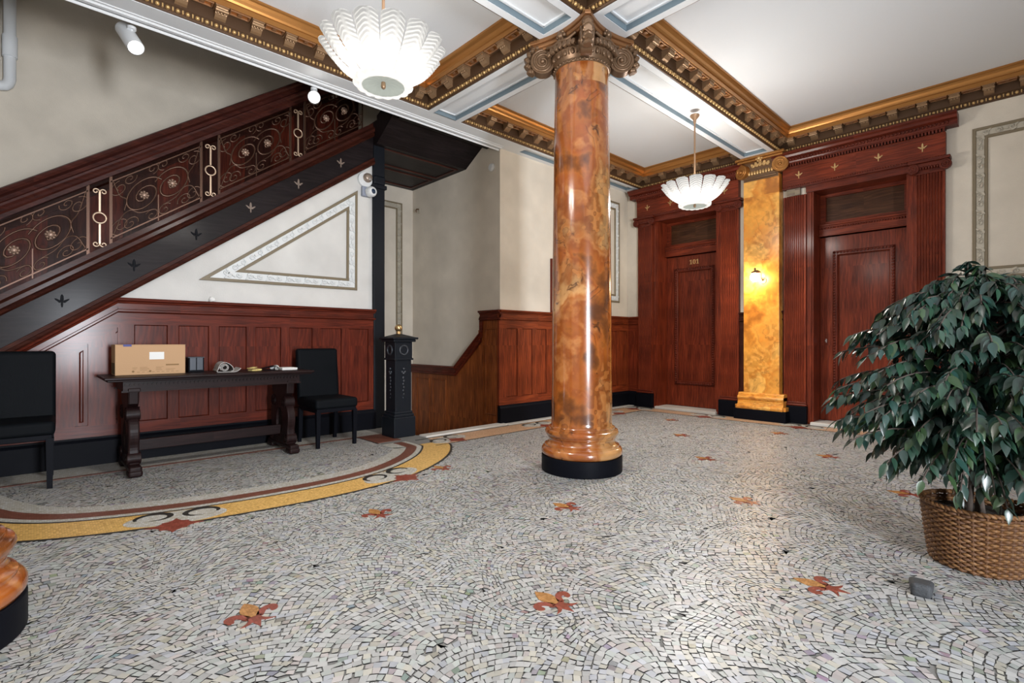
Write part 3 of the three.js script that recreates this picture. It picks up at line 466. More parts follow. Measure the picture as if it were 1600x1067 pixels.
function fleurSmall() { return merge([leafGeo(0.022, 0.06, 0.006).translate(0, 0.0, 0), leafGeo(0.016, 0.045, 0.006).rotateZ(0.95).translate(-0.006, 0, 0), leafGeo(0.016, 0.045, 0.006).rotateZ(-0.95).translate(0.006, 0, 0), box(0.04, 0.008, 0.01, 0, 0, 0.004), leafGeo(0.014, 0.04, 0.006).rotateZ(PI), box(0.01, 0.05, 0.008, 0, -0.01, 0.004)]); }
const fleurG = fleurSmall();
function doorway(name, label, zc, missingCap, number, wood) {
  const d = thing(name, label, 'door', [XB, 0, zc], RY, STRUCT); const dark = M.mahoganyDark;
  const RZ = -0.25;
  add(d, 'threshold', rbox(2 * OW, 0.04, 0.34, 0.006, 0, 0.012, -0.08), M.marbleWhite, 'x');
  for (const s of [-1, 1]) add(d, 'jamb', [bx(Math.min(s * OW, s * (OW - 0.02)), Math.max(s * OW, s * (OW - 0.02)), 0, OH, -0.3, 0.02), bx(Math.min(s * OW, s * (OW + 0.055)), Math.max(s * OW, s * (OW + 0.055)), 0, OH + 0.03, 0, 0.035)], wood, 'y');
  add(d, 'architrave', [rbox(2 * OW + 0.12, 0.11, 0.05, 0.004, 0, 3.0, 0.025)], dark, 'x');
  add(d, 'head_jamb', bx(-OW, OW, OH - 0.02, OH, -0.3, 0.02), wood, 'x');
  for (const s of [-1, 1]) {
    const g = new THREE.Group(); g.name = 'pilaster'; g.position.set(s * (OW + 0.055 + 0.132), 0, 0); d.add(g); const W = 0.262;
    const short = missingCap && s < 0;
    add(g, 'plinth', rbox(W + 0.03, 0.22, 0.095, 0.006, 0, 0.11, 0.0475), M.black);
    add(g, 'base_moulding', [rbox(W + 0.03, 0.03, 0.09, 0.012, 0, 0.237, 0.045), rbox(W + 0.012, 0.025, 0.075, 0.01, 0, 0.264, 0.0375)], dark, 'x');
    add(g, 'fluted_shaft', flutedGeo(W, 2.9 - 0.275 + (short ? 0.03 : 0), 0.06, 9).translate(0, 0.275, 0), wood, 'y');
    if (short) { add(g, 'bare_block', [rbox(W * 0.62, 0.1, 0.05, 0.004, -0.02, 2.985, 0.025)], M.paleWood, 'x'); } else add(g, 'capital', ionicSmall(W, 0.06).translate(0, 2.895, 0), dark, 'x');
  }
  const e = new THREE.Group(); e.name = 'entablature'; d.add(e); const EW = OW + 0.055 + 0.27;
  add(e, 'frieze_board', rbox(2 * EW, 0.27, 0.085, 0.004, 0, 3.175, 0.0425), wood, 'x');
  add(e, 'lower_bead', [...Array.from({ length: 66 }, (_, i) => new THREE.SphereGeometry(0.011, 6, 4).translate(-EW + 0.012 + i * (2 * EW - 0.024) / 65, 3.052, 0.085)), box(2 * EW, 0.016, 0.09, 0, 3.034, 0.045)], dark, 'x');
  add(e, 'dentil_course', [...Array.from({ length: 54 }, (_, i) => box(0.017, 0.03, 0.03, -EW + 0.015 + i * (2 * EW - 0.03) / 53, 3.322, 0.098)), box(2 * EW, 0.014, 0.12, 0, 3.344, 0.06)], dark, 'x');
  add(e, 'egg_course', Array.from({ length: 50 }, (_, i) => new THREE.SphereGeometry(0.014, 6, 5).scale(0.9, 1.2, 1).translate(-EW - 0.02 + i * (2 * EW + 0.04) / 49, 3.385, 0.14)), dark, 'x');
  add(e, 'cornice', [run([[0, 3.35], [0.13, 3.35], [0.135, 3.365], [0.135, 3.402], [0.15, 3.408], [0.17, 3.415], [0.18, 3.44], [0.205, 3.456], [0.205, 3.478], [0, 3.478]], -EW - 0.1, EW + 0.1)], dark, 'x');
  for (const fx of [-0.62, -0.22, 0.22, 0.62]) { const m = add(e, 'fleur_ornament', fleurG, M.brass); m.position.set(fx, 3.175, 0.085); }
  // leaf
  const lf = new THREE.Group(); lf.name = 'door_leaf'; d.add(lf); const y0 = 0.035, y1 = 2.395, px = 0.298, pb = 0.4, pt = 2.18, ow = OW - 0.022;
  add(lf, 'frame', poly([[-ow, y0], [ow, y0], [ow, y1], [-ow, y1]], 0.05, [[[-px, pb], [-px, pt], [px, pt], [px, pb]]], 0.003).translate(0, 0, RZ - 0.05), wood, 'y');
  add(lf, 'panel', rbox(2 * px, pt - pb, 0.03, 0.004, 0, (pb + pt) / 2, RZ - 0.045), wood, 'y');
  add(lf, 'bolection', ring([[-px - 0.025, pb - 0.025], [px + 0.025, pb - 0.025], [px + 0.025, pt + 0.025], [-px - 0.025, pt + 0.025]], 0, 0.055, 0.022, 0.008).translate(0, 0, RZ - 0.004), dark, 'y');
  add(lf, 'bead_moulding', beadFrame(-px - 0.006, px + 0.006, pb - 0.006, pt + 0.006, RZ + 0.022), dark, 'y');
  if (number) {
    add(lf, 'door_knob', [cyl(0.022, 0.022, 0.008, 0, 0, 0, 16).rotateX(PI / 2).translate(ow - 0.07, 0.87, RZ + 0.004), cyl(0.008, 0.008, 0.04, 0, 0, 0, 10).rotateX(PI / 2).translate(ow - 0.07, 0.87, RZ + 0.024), sph(0.024, ow - 0.07, 0.87, RZ + 0.055)], M.steel);
    const tg = new TextGeometry(number, { font, size: 0.07, depth: 0.004, curveSegments: 4 }); tg.computeBoundingBox(); const bb = tg.boundingBox; tg.translate(-(bb.min.x + bb.max.x) / 2, 2.255, RZ); add(lf, 'door_number', tg, M.brass);
  } else add(lf, 'lock_escutcheon', [rbox(0.012, 0.05, 0.006, 0.002, -ow + 0.07, 1.06, RZ + 0.003), cyl(0.01, 0.01, 0.02, 0, 0, 0, 10).rotateX(PI / 2).translate(-ow + 0.07, 1.06, RZ + 0.01)], M.steel);
  const tr = new THREE.Group(); tr.name = 'transom'; d.add(tr);
  add(tr, 'transom_bar', [rbox(2 * ow, 0.15, 0.09, 0.004, 0, 2.475, RZ + 0.01), rbox(2 * ow, 0.03, 0.12, 0.01, 0, 2.545, RZ + 0.015), rbox(2 * ow, 0.02, 0.11, 0.006, 0, 2.41, RZ + 0.015)], wood, 'x');
  add(tr, 'egg_course', Array.from({ length: 34 }, (_, i) => new THREE.SphereGeometry(0.013, 6, 5).translate(-ow + 0.02 + i * (2 * ow - 0.04) / 33, 2.505, RZ + 0.058)), dark, 'x');
  add(tr, 'frame', poly([[-ow, 2.55], [ow, 2.55], [ow, OH - 0.02], [-ow, OH - 0.02]], 0.045, [[[-ow + 0.06, 2.6], [-ow + 0.06, OH - 0.06], [ow - 0.06, OH - 0.06], [ow - 0.06, 2.6]]]).translate(0, 0, RZ - 0.05), wood, 'x');
  add(tr, 'panel', box(2 * ow, OH - 2.55, 0.02, 0, (OH + 2.55) / 2, RZ - 0.05), M.transom, 'x');
  add(d, 'backing', bx(-OW, OW, 0, OH, -0.4, -0.32), M.ebony);
  return d;
}
M.paleWood = wood(0.42, 0.36, 0.28, 0.6, 0); M.transom = wood(0.11, 0.045, 0.02, 0.4, 0.3);
doorway('door_1', 'mahogany doorway numbered 101 left of the golden marble pilaster', D1, false, '101', M.mahogany);
doorway('door_2', 'mahogany doorway half hidden by the potted tree with one missing pilaster capital', D2, true, null, M.mahogany);

// ================================================================== WAINSCOT
const capProfile = (H) => [[0, H], [0.07, H], [0.076, H - 0.01], [0.072, H - 0.024], [0.052, H - 0.032], [0.046, H - 0.046], [0.036, H - 0.05], [0.036, H - 0.098], [0.056, H - 0.104], [0.056, H - 0.12], [0.034, H - 0.132], [0, H - 0.132]];
function wainscot(t, x0, x1, H, panels, mat, base = true) {            // panels: [xa, xb] list; local x along, z out
  add(t, 'cap_moulding', run(capProfile(H), x0, x1), mat, 'x');
  const top = H - 0.132, ph = H - 0.235, pb = 0.335;
  add(t, 'rail', bx(x0, x1, ph, top + 0.01, 0, 0.034), mat, 'x'); add(t, 'rail', bx(x0, x1, base ? 0.22 : 0, pb, 0, 0.034), mat, 'x');
  let a = x0; for (const [p, q] of [...panels, [x1, x1]]) { if (p > a + 0.005) add(t, 'stile', bx(a, p, pb, ph, 0, 0.034), mat, 'y'); a = q; }
  for (const [p, q] of panels) {
    add(t, 'panel', [poly([[p, pb], [q, pb], [q, ph], [p, ph]], 0.006).translate(0, 0, -0.002), poly([[p + 0.03, pb + 0.03], [q - 0.03, pb + 0.03], [q - 0.03, ph - 0.03], [p + 0.03, ph - 0.03]], 0.018, [], 0.012), ring([[p, pb], [q, pb], [q, ph], [p, ph]], 0, 0.014, 0.024, 0.008)], mat, 'y');
  }
  if (base) add(t, 'baseboard', run([[0, 0], [0.06, 0], [0.06, 0.2], [0.052, 0.212], [0.044, 0.222], [0.042, 0.236], [0, 0.24]], x0, x1), M.black, 'x');
}
const evenPanels = (x0, x1, n, gap) => { const w = (x1 - x0 - gap * (n + 1)) / n; return Array.from({ length: n }, (_, i) => [x0 + gap + i * (w + gap), x0 + gap + i * (w + gap) + w]); };
const HW = 1.455;
{ const t = thing('trim_1', 'mahogany panelled wainscot along the wall behind the central column', 'wainscot', [0, 0, ZA], 0, STRUCT); wainscot(t, XR - 0.045, XB, HW, evenPanels(XR + 0.0, XB, 10, 0.085), M.oakRed = wood(0.3, 0.058, 0.018)); }
{ const t = thing('trim_2', 'mahogany wainscot between the door and the wall corner', 'wainscot', [XB, 0, 0], RY, STRUCT); wainscot(t, ZA, D1 - OW - 0.32, HW, [], M.mahogany); }
{ const t = thing('trim_3', 'dark wainscot strip between the marble pilaster and numbered doorway', 'wainscot', [XB, 0, 0], RY, STRUCT); wainscot(t, D1 + OW + 0.32, -2.84, HW, [], M.rosewood); }
{ const t = thing('trim_4', 'dark wainscot strip between the marble pilaster and the half hidden doorway', 'wainscot', [XB, 0, 0], RY, STRUCT); wainscot(t, -2.39, D2 - OW - 0.32, HW, [], M.rosewood); }
{ const t = thing('trim_5', 'dark wainscot behind the potted tree', 'wainscot', [XB, 0, 0], RY, STRUCT); wainscot(t, D2 + OW + 0.32, ZF, HW, evenPanels(D2 + OW + 0.35, ZF, 8, 0.09), M.mahoganyDark); }
// under the stairs: level, then sloping down with the flight to the left
{
  const t = thing('trim_6', 'mahogany panelled wainscot behind the trestle table', 'wainscot', [0, 0, ZT], 0, STRUCT); const mat = wood(0.19, 0.03, 0.013, 0.4, 0.6), H = 1.435, XK = 0.535;
  wainscot(t, XK, 3.0, H, evenPanels(XK + 0.03, 3.0, 7, 0.085), mat);
  const x0 = -0.55, yAt = (x) => H + SL * (x - XK);
  add(t, 'cap_moulding', run(capProfile(yAt(x0)), x0, XK, SL), mat, 'x');
  const ph = (x) => yAt(x) - 0.26, tp = (x) => yAt(x) - 0.13;
  add(t, 'rail', poly([[x0, ph(x0)], [XK, ph(XK)], [XK, tp(XK)], [x0, tp(x0)]], 0.034), mat, 'x'); add(t, 'rail', bx(x0, XK, 0.22, 0.335, 0, 0.034), mat, 'x');
  const cuts = [-0.55, -0.4, -0.28, 0.03, 0.13, 0.25, 0.335, 0.52, XK];
  for (let i = 0; i < cuts.length - 1; i++) { const a = cuts[i], b = cuts[i + 1]; const o = [[a, 0.335], [b, 0.335], [b, Math.max(0.34, ph(b))], [a, Math.max(0.336, ph(a))]]; if (i % 2 === 0) add(t, 'stile', poly(o, 0.034), mat, 'y'); else add(t, 'panel', [poly(o, 0.005).translate(0, 0, -0.002), poly(offsetPoly(o, 0.028), 0.016, [], 0.01)], mat, 'y'); }
  add(t, 'baseboard', run([[0, 0], [0.06, 0], [0.06, 0.2], [0.052, 0.212], [0.044, 0.222], [0.042, 0.236], [0, 0.24]], -1.2, XK), M.black, 'x');
}
// stair down: panelling on the return wall, dropping with the steps (local x = world z)
{
  const t = thing('trim_7', 'orange brown wood panelling stepping down with the basement stair', 'wainscot', [XR, 0, 0], RY, STRUCT); const mat = M.oakWarm;
  const a = -6.85, b = -5.70, c = -5.13, d = ZA + 0.02, y0 = 0.7, y1 = HW;
  add(t, 'panelling', [poly([[a, -2.1], [d, -2.1], [d, y1 - 0.13], [c, y1 - 0.13], [c, y1 - 0.4], [b, y0 - 0.12], [a, y0 - 0.12]], 0.02)], mat, 'y');
  const dk = M.mahoganyDark;
  add(t, 'cap_moulding', run(capProfile(y0), a, b), dk, 'x');
  add(t, 'cap_moulding', run(capProfile(y0), b, c, (1.175 - y0) / (c - b)), dk, 'x');
  add(t, 'cap_moulding', [run(capProfile(HW), c - 0.03, d + 0.03), bx(c - 0.04, c + 0.02, 1.1, HW - 0.1, 0, 0.04)], dk, 'x');
  for (const [p, q] of [[-6.7, -6.35], [-6.27, -5.93]]) add(t, 'panel', [ring([[p, -1], [q, -1], [q, 0.5], [p, 0.5]], 0, 0.015, 0.03, 0.005)], mat, 'y');
  add(t, 'panel', [ring([[-5.06, 0.1], [-4.85, 0.1], [-4.85, 1.22], [-5.06, 1.22]], 0, 0.015, 0.03, 0.005)], mat, 'y');
  add(t, 'stile', bx(-5.2, -5.1, 0, 1.2, 0, 0.028), mat, 'y');
}
for (let i = 0; i < 7; i++) tag(add(scene, 'basement_step', bx(3.12, XR, -0.2 - i * 0.18 - 0.3, -0.02 - (i + 1) * 0.17, ZA - 0.05 - (i + 1) * 0.27, ZA - 0.05 - i * 0.27), M.ebony, 'x'), 'dark step of the stair down to the basement', 'step', { kind: 'structure' });

// ================================================================== STAIRCASE
M.rosetteDim = std({ color: lin(0.2, 0.15, 0.12), roughness: 0.5 });
const stair = thing('staircase', 'dark mahogany staircase with iron scrollwork railing rising above the table', 'staircase');
{
  const xa = -1.45, xb = 2.98, off = (pts) => pts;
  const para = (o0, o1, d, a = xa, b = xb) => poly([[a, LS(a) + o0], [b, LS(b) + o0], [b, LS(b) + o1], [a, LS(a) + o1]], d);
  add(stair, 'string_board', para(0, 0.37, 0.06).translate(0, 0, ZT - 0.03), M.ebony, 'x');
  add(stair, 'lower_moulding', [run([[0, 0], [0.05, 0], [0.062, 0.02], [0.05, 0.045], [0.04, 0.05], [0.034, 0.085], [0, 0.09]].map(([z, y]) => [z, y + LS(xa) - 0.01]), xa, xb, SL).translate(0, 0, ZT + 0.02)], M.rosewood, 'x');
  add(stair, 'upper_moulding', [run([[0, 0.33], [0.03, 0.33], [0.045, 0.345], [0.03, 0.37], [0.05, 0.385], [0.05, 0.42], [0.02, 0.45], [0, 0.45]].map(([z, y]) => [z, y + LS(xa)]), xa, xb, SL).translate(0, 0, ZT + 0.025)], M.rosewood, 'x');
  add(stair, 'rail_bottom', para(0.45, 0.5, 0.05).translate(0, 0, ZT - 0.02), M.rosewood, 'x');
  const hr = [[-0.05, 1.085], [0.03, 1.085], [0.03, 1.12], [0.045, 1.135], [0.04, 1.16], [0.055, 1.18], [0.055, 1.2], [0.035, 1.215], [0.03, 1.25], [0.07, 1.265], [0.085, 1.285], [0.08, 1.31], [0.05, 1.325], [-0.08, 1.325], [-0.1, 1.3], [-0.09, 1.25], [-0.05, 1.22]];
  add(stair, 'handrail', toCreasedNormals(run(hr.map(([z, y]) => [z, y + LS(xa)]), xa, xb, SL).translate(0, 0, ZT), 0.5), M.mahoganyRail = wood(0.09, 0.022, 0.016, 0.32, 0.5), 'x');
  // small ornaments on the string
  for (let k = 0; k < 6; k++) { const x = 0.17 + k * 0.48; const m = add(stair, 'string_ornament', fleurG, k < 3 ? M.black : M.rosetteDim); m.position.set(x, LS(x) + 0.2, ZT + 0.031); m.scale.setScalar(1.1); }
  // treads
  for (let i = 0; i < 16; i++) { const x = -1.4 + i * 0.276; add(stair, 'tread', [rbox(0.31, 0.04, 1.1, 0.008, x + 0.16, LS(x) + 0.2, ZT - 0.65), bx(x, x + 0.02, LS(x) + 0.0, LS(x) + 0.19, ZT - 1.2, ZT - 0.08)], M.rosewood, 'z'); }
  // iron scrollwork panels
  const scroll = (o, cx, cy, r, a0, turns, t = 0.0065, z = 0) => o.push(new THREE.TubeGeometry(new THREE.CatmullRomCurve3(spiralPts(cx, cy, z, r, r * 0.16, a0, turns, 26).map((p) => V(...p))), 34, t, 5));
  const sh = (x, u) => u + SL * x;                                       // sheared height
  const shear = (g) => { const q = prep(g), p = q.attributes.position; for (let i = 0; i < p.count; i++) p.setY(i, p.getY(i) + SL * p.getX(i)); return q; };
  const bays = [-0.427, 0.413, 1.253, 2.093, 2.933];
  const ROT = []; 
  for (let k = -1; k < bays.length; k++) {
    const xL = (k < 0 ? bays[0] - 0.84 : bays[k]) + 0.075, xR = (k < 0 ? bays[0] : (k + 1 < bays.length ? bays[k + 1] : 3.0)) - 0.075; if (xR - xL < 0.3) continue;
    const W = xR - xL, mid = (xL + xR) / 2; const o = [];
    // flat (unsheared) layout: x in [-W/2, W/2], y in [0.5, 1.085]
    for (const s of [-1, 1]) {
      const cx = s * W * 0.155, cy = 0.8;
      scroll(o, cx, cy, 0.155, s > 0 ? 2.6 : 0.54, s * -1.9, 0.009); scroll(o, s * W * 0.4, 0.62, 0.075, s > 0 ? -1.4 : -1.74, s * 1.5); scroll(o, s * W * 0.41, 0.95, 0.07, 1.57, s * -1.4);
      scroll(o, s * W * 0.3, 0.6, 0.06, s > 0 ? 3.4 : -0.26, s * -1.4); scroll(o, s * W * 0.07, 0.59, 0.055, s > 0 ? 0.6 : 2.54, s * 1.3); scroll(o, s * W * 0.3, 1.0, 0.05, s > 0 ? 2.9 : 0.2, s * 1.3); scroll(o, s * W * 0.06, 1.01, 0.05, -1.5, s * -1.3);
      o.push(tube([[s * W * 0.47, 0.57, 0], [s * W * 0.38, 0.7, 0.005], [s * W * 0.3, 0.72, 0], [s * W * 0.2, 0.66, 0], [s * W * 0.06, 0.64, 0]], 0.0065, 24, 5));
      o.push(tube([[s * W * 0.48, 1.05, 0], [s * W * 0.4, 0.88, 0], [s * W * 0.34, 0.83, 0.004], [s * W * 0.36, 0.74, 0]], 0.0065, 20, 5));
      o.push(box(0.012, 0.585, 0.016, s * (W / 2 - 0.006), 0.79, 0));
    }
    o.push(box(0.008, 0.24, 0.014, 0, 0.63, 0), box(W, 0.012, 0.016, 0, 0.545, 0), box(W, 0.012, 0.016, 0, 1.04, 0));
    const g = shear(merge(o)); const m = add(stair, 'iron_panel', g, M.iron); m.position.set(mid, 1.053 + SL * mid, ZT + 0.0);
    for (const s of [-1, 1]) { const r = add(stair, 'rosette', [sph(0.026, 0, 0, 0.014, 12, 8).scale(1, 1, 0.7), ...Array.from({ length: 8 }, (_, i) => new THREE.SphereGeometry(0.012, 6, 5).translate(Math.cos(i * PI / 4) * 0.028, Math.sin(i * PI / 4) * 0.028, 0.006))], M.rosette = M.rosette || std({ color: lin(0.3, 0.2, 0.15), roughness: 0.4, metalness: 0.5 })); r.position.set(mid + s * W * 0.155, 1.053 + SL * (mid + s * W * 0.155) + 0.8, ZT + 0.008); }
  }
  const bal = []; for (const s of [-1, 1]) { bal.push(box(0.013, 0.165, 0.013, 0, s * 0.135, 0)); for (const q of [-1, 1]) { const pts = []; for (let i = 0; i <= 22; i++) { const t = i / 22; if (t < 0.25) pts.push([q * 0.002, s * (0.205 + t * 0.06), 0]); else { const a = (t - 0.25) / 0.75, r = 0.024 * (1 - 0.7 * a), an = PI - a * 3.4 * PI / 1.6; pts.push([q * (0.026 + Math.cos(an) * r), s * (0.222 + Math.sin(an) * r), 0]); } } bal.push(new THREE.TubeGeometry(new THREE.CatmullRomCurve3(pts.map((p) => V(...p))), 36, 0.0058, 5)); } }
  bal.push(new THREE.TorusGeometry(0.044, 0.007, 6, 24)); const balG = merge(bal);
  for (const x of bays.slice(0, 4)) { const m = add(stair, 'iron_baluster', balG, M.ironPale); m.position.set(x, LS(x) + 0.765, ZT + 0.015); m.rotation.z = 0; m.scale.set(1, 1.02, 1); for (const s of [-1, 1]) add(stair, 'iron_bar', box(0.011, 0.62, 0.014, x + s * 0.072, LS(x + s * 0.072) + 0.79, ZT), M.iron); }
  // corner post that carries the landing
  add(stair, 'corner_post', [rbox(0.15, 3.66, 0.15, 0.012, 3.055, 1.83, ZT - 0.03), rbox(0.19, 0.05, 0.19, 0.01, 3.055, 2.93, ZT - 0.03), rbox(0.17, 0.12, 0.17, 0.03, 3.055, 3.01, ZT - 0.03)], M.blackPaint, 'y');
}
// sloping dado on the far side of the flight
{
  const t = thing('trim_8', 'dark wood dado rising behind the iron railing', 'wainscot', [0, 0, ZK], 0, STRUCT); const y = (x) => LS(x);
  for (let i = 0; i < 16; i++) { const a = -1.4 + i * 0.3, b = a + 0.3; if (b > 4.3) break; add(t, i % 2 ? 'stile' : 'panel', poly([[a, 0], [b, 0], [b, y(b) + 1.2], [a, y(a) + 1.2]], i % 2 ? 0.035 : 0.025), i % 2 ? M.rosewood : M.mahoganyDark, 'y'); }
  add(t, 'cap_moulding', run([[0, 1.3], [0.06, 1.3], [0.06, 1.27], [0.04, 1.25], [0.04, 1.19], [0, 1.19]].map(([z, q]) => [z, q + LS(-1.4)]), -1.4, 3.0, SL), M.rosewood, 'x');
}
// dark timber underside of the landing over the basement stair
{
  const t = thing('stair_landing', 'dark timber underside of the upper landing over the basement stair', 'landing', [0, 0, 0], 0, STRUCT);
  add(t, 'soffit', [bx(2.98, XR, 3.42, 3.7, ZK, -5.5)], M.ebony, 'x');
  add(t, 'sloping_soffit', poly([[-5.5, 3.42], [-5.06, 3.68], [-5.06, 3.9], [-5.5, 3.75]].map(([z, y]) => [-z, y]), XR - 2.98).rotateY(PI / 2).translate(2.98, 0, 0), M.ebony, 'x');
  for (const [p, q] of [[-6.75, -6.2], [-6.1, -5.58]]) add(t, 'soffit_panel', ring([[3.1, -q], [XR - 0.08, -q], [XR - 0.08, -p], [3.1, -p]], 0, 0.035, 0.012, 0.004).rotateX(-PI / 2).translate(0, 3.412, 0), M.rosewood, 'x');
  add(t, 'fascia', bx(3.0, XR, 3.58, 3.9, -5.06, -4.99), M.ebony, 'x');
}
// newel post
{
  const n = thing('newel_post', 'black carved newel post with brass ball finial at the basement stair', 'newel post', [2.965, 0, -4.98]); const m = M.blackPaint, w = 0.25;
  add(n, 'plinth', [rbox(w + 0.02, 0.22, w + 0.02, 0.008, 0, 0.11, 0), rbox(w, 0.035, w, 0.01, 0, 0.235, 0)], m);
  add(n, 'shaft', [rbox(w - 0.045, 0.62, w - 0.045, 0.006, 0, 0.55, 0), rbox(w - 0.02, 0.03, w - 0.02, 0.01, 0, 0.265, 0), rbox(w - 0.01, 0.02, w - 0.01, 0.006, 0, 0.855, 0)], m);
  add(n, 'head_block', [rbox(w - 0.03, 0.2, w - 0.03, 0.006, 0, 0.95, 0)], m);
  const wr = new THREE.TorusGeometry(0.05, 0.011, 6, 22), swag = [sph(0.014, 0, 0.2, 0), sph(0.018, 0, 0.15, 0), sph(0.014, 0.018, 0.165, 0), sph(0.014, -0.018, 0.165, 0), ...[0.1, 0.065, 0.03, -0.005, -0.04, -0.08, -0.12].map((y, i) => new THREE.SphereGeometry(0.013 - i * 0.001, 7, 5).scale(1, 1.4, 0.7).translate((i % 2 - 0.5) * 0.008, y, 0))];
  for (let k = 0; k < 4; k++) { add(n, 'wreath', wr.clone().translate(0, 0.955, (w - 0.03) / 2).rotateY(k * PI / 2), M.iron2 = M.iron2 || std({ color: lin(0.05, 0.055, 0.065), roughness: 0.35, metalness: 0.5 })); add(n, 'garland', swag.map((g) => g.clone().translate(0, 0.55, (w - 0.045) / 2).rotateY(k * PI / 2)), M.iron2); }
  add(n, 'cap', [rbox(w + 0.03, 0.03, w + 0.03, 0.01, 0, 1.06, 0), rbox(w + 0.07, 0.022, w + 0.07, 0.008, 0, 1.085, 0), new THREE.ConeGeometry((w + 0.05) * 0.7, 0.05, 4).rotateY(PI / 4).translate(0, 1.118, 0)], m);
  add(n, 'ball_finial', [cyl(0.026, 0.02, 0.035, 0, 1.145, 0), sph(0.043, 0, 1.2, 0, 20, 14)], M.brass);
}

// ================================================================== LAMPS
const glow = (r, g, b, k, o = {}) => std({ color: lin(0.85, 0.85, 0.83), emissive: lin(r, g, b), emissiveIntensity: k, roughness: 0.9, ...o });
M.petal = glow(1, 0.99, 0.96, 0.42, { color: lin(0.12, 0.12, 0.118), transmission: 0.5, thickness: 0, side: THREE.DoubleSide });
M.dish = glow(0.93, 1, 0.9, 0.42, { color: lin(0.03, 0.033, 0.03), transmission: 0.45, thickness: 0, side: THREE.DoubleSide });
function petalGeo(span) {
  const NS = 14, NT = 52, R = [[0.14, 2.555], [0.185, 2.592], [0.232, 2.63], [0.276, 2.678], [0.31, 2.727], [0.331, 2.768]];
  const cv = new THREE.SplineCurve(R.map((p) => new THREE.Vector2(...p))); const pos = [], idx = [];
  for (let j = 0; j <= NT; j++) for (let i = 0; i <= NS; i++) {
    const s = i / NS * 2 - 1, edge = 1 - 0.1 * Math.abs(s) ** 3 - 0.012 * Math.sin(s * 9), t = j / NT * edge, p = cv.getPoint(clamp(t, 0, 1));
    const rib = 0.0036 * Math.sin((t * 13 + Math.abs(s) * 1.6) * 2 * PI) * sstep(0.15, 0.5, t);
    const a = s * span / 2 * (0.995 - 0.11 * t * t), bul = 0.014 * (1 - s * s) * (0.4 + t), r = p.x + bul + rib + 0.006 * sstep(0.85, 1, t);
    pos.push(r * Math.sin(a), p.y - 0.4 * bul, r * Math.cos(a));
  }
  for (let j = 0; j < NT; j++) for (let i = 0; i < NS; i++) { const a = j * (NS + 1) + i; idx.push(a, a + 1, a + NS + 2, a, a + NS + 2, a + NS + 1); }
  const g = new THREE.BufferGeometry(); g.setAttribute('position', new THREE.BufferAttribute(new Float32Array(pos), 3)); g.setIndex(idx); g.computeVertexNormals(); return g;
}
const NPET = 14, petG = petalGeo(2 * PI / NPET);
function dishGeo(prof, sc) { const n = 96, pos = [], idx = []; for (let j = 0; j < prof.length; j++) for (let i = 0; i <= n; i++) { const a = i / n * 2 * PI, k = sc * j / (prof.length - 1), w = Math.abs(Math.cos(a * 8)), r = prof[j][0] * (1 + 0.07 * k * (w - 0.6)); pos.push(r * Math.sin(a), prof[j][1] - 0.012 * k * (w - 0.6) + (sc ? 0 : 0.0018 * Math.cos(a * 16) * j / prof.length), r * Math.cos(a)); } for (let j = 0; j < prof.length - 1; j++) for (let i = 0; i < n; i++) { const a = j * (n + 1) + i; idx.push(a, a + 1, a + n + 2, a, a + n + 2, a + n + 1); } const g = new THREE.BufferGeometry(); g.setAttribute('position', new THREE.BufferAttribute(new Float32Array(pos), 3)); g.setIndex(idx); g.computeVertexNormals(); return g; }
const dishG = dishGeo([[0.012, 2.548], [0.05, 2.545], [0.09, 2.536], [0.12, 2.524]], 0), dishRimG = dishGeo([[0.118, 2.524], [0.135, 2.518], [0.152, 2.522], [0.165, 2.534], [0.17, 2.55]], 1);
function pendant(label, x, z, up, down, turn) {
  const l = thing('pendant_lamp', label, 'lamp', [x, 0, z], turn, { group: 'bowl pendants' });
  add(l, 'canopy', lathe([[0, 3.44], [0.012, 3.44], [0.02, 3.47], [0.045, 3.5], [0.05, 3.51], [0.05, HS], [0, HS]], 24), M.brassDull = M.brassDull || std({ color: lin(0.4, 0.25, 0.15), roughness: 0.4, metalness: 0.6 }));
  add(l, 'rod', [cyl(0.009, 0.009, 0.93, 0, 2.985, 0, 12), sph(0.016, 0, 3.44, 0), sph(0.018, 0, 2.83, 0)], M.brassDull);
  for (let i = 0; i < NPET; i++) { const m = add(l, 'glass_petal', petG, M.petal); m.rotation.y = i / NPET * 2 * PI; m.rotation.x = 0; m.scale.setScalar(1); m.position.y = (i % 3 - 1) * 0.003; }
  add(l, 'glass_dish', dishG, M.dish); add(l, 'scalloped_rim', dishRimG, M.petal);
  add(l, 'finial', [cyl(0.014, 0.012, 0.03, 0, 2.54, 0, 14), sph(0.014, 0, 2.524, 0)], M.brassDull);
  for (let i = 0; i < NPET / 2; i++) {                                 // light inside the glowing glass, all round the bowl
    const a = (2 * i + 0.5) / NPET * 2 * PI, p = new THREE.PointLight(new THREE.Color().setRGB(1, 0.955, 0.89), up / (NPET / 2), 0, 2); p.position.set(Math.sin(a) * 0.2, 2.635, Math.cos(a) * 0.2); p.shadow.radius = 2; p.castShadow = true; p.name = 'bowl_light'; l.add(p);
  }
  const s = new THREE.SpotLight(new THREE.Color().setRGB(1, 0.95, 0.88), down, 0, 1.35, 0.7, 2); s.position.set(0, 2.495, 0); s.target.position.set(0, 0, 0); s.shadow.radius = 3; s.castShadow = true; s.name = 'dish_light'; l.add(s); l.add(s.target);
  return l;
}
pendant('fluted white glass bowl pendant hanging nearest over the mosaic floor', 1.47, CZ, 4.3, 9, 0.1);
pendant('fluted white glass bowl pendant hanging in front of the numbered doorway', 5.24, CZ, 4.2, 18, 0.28);
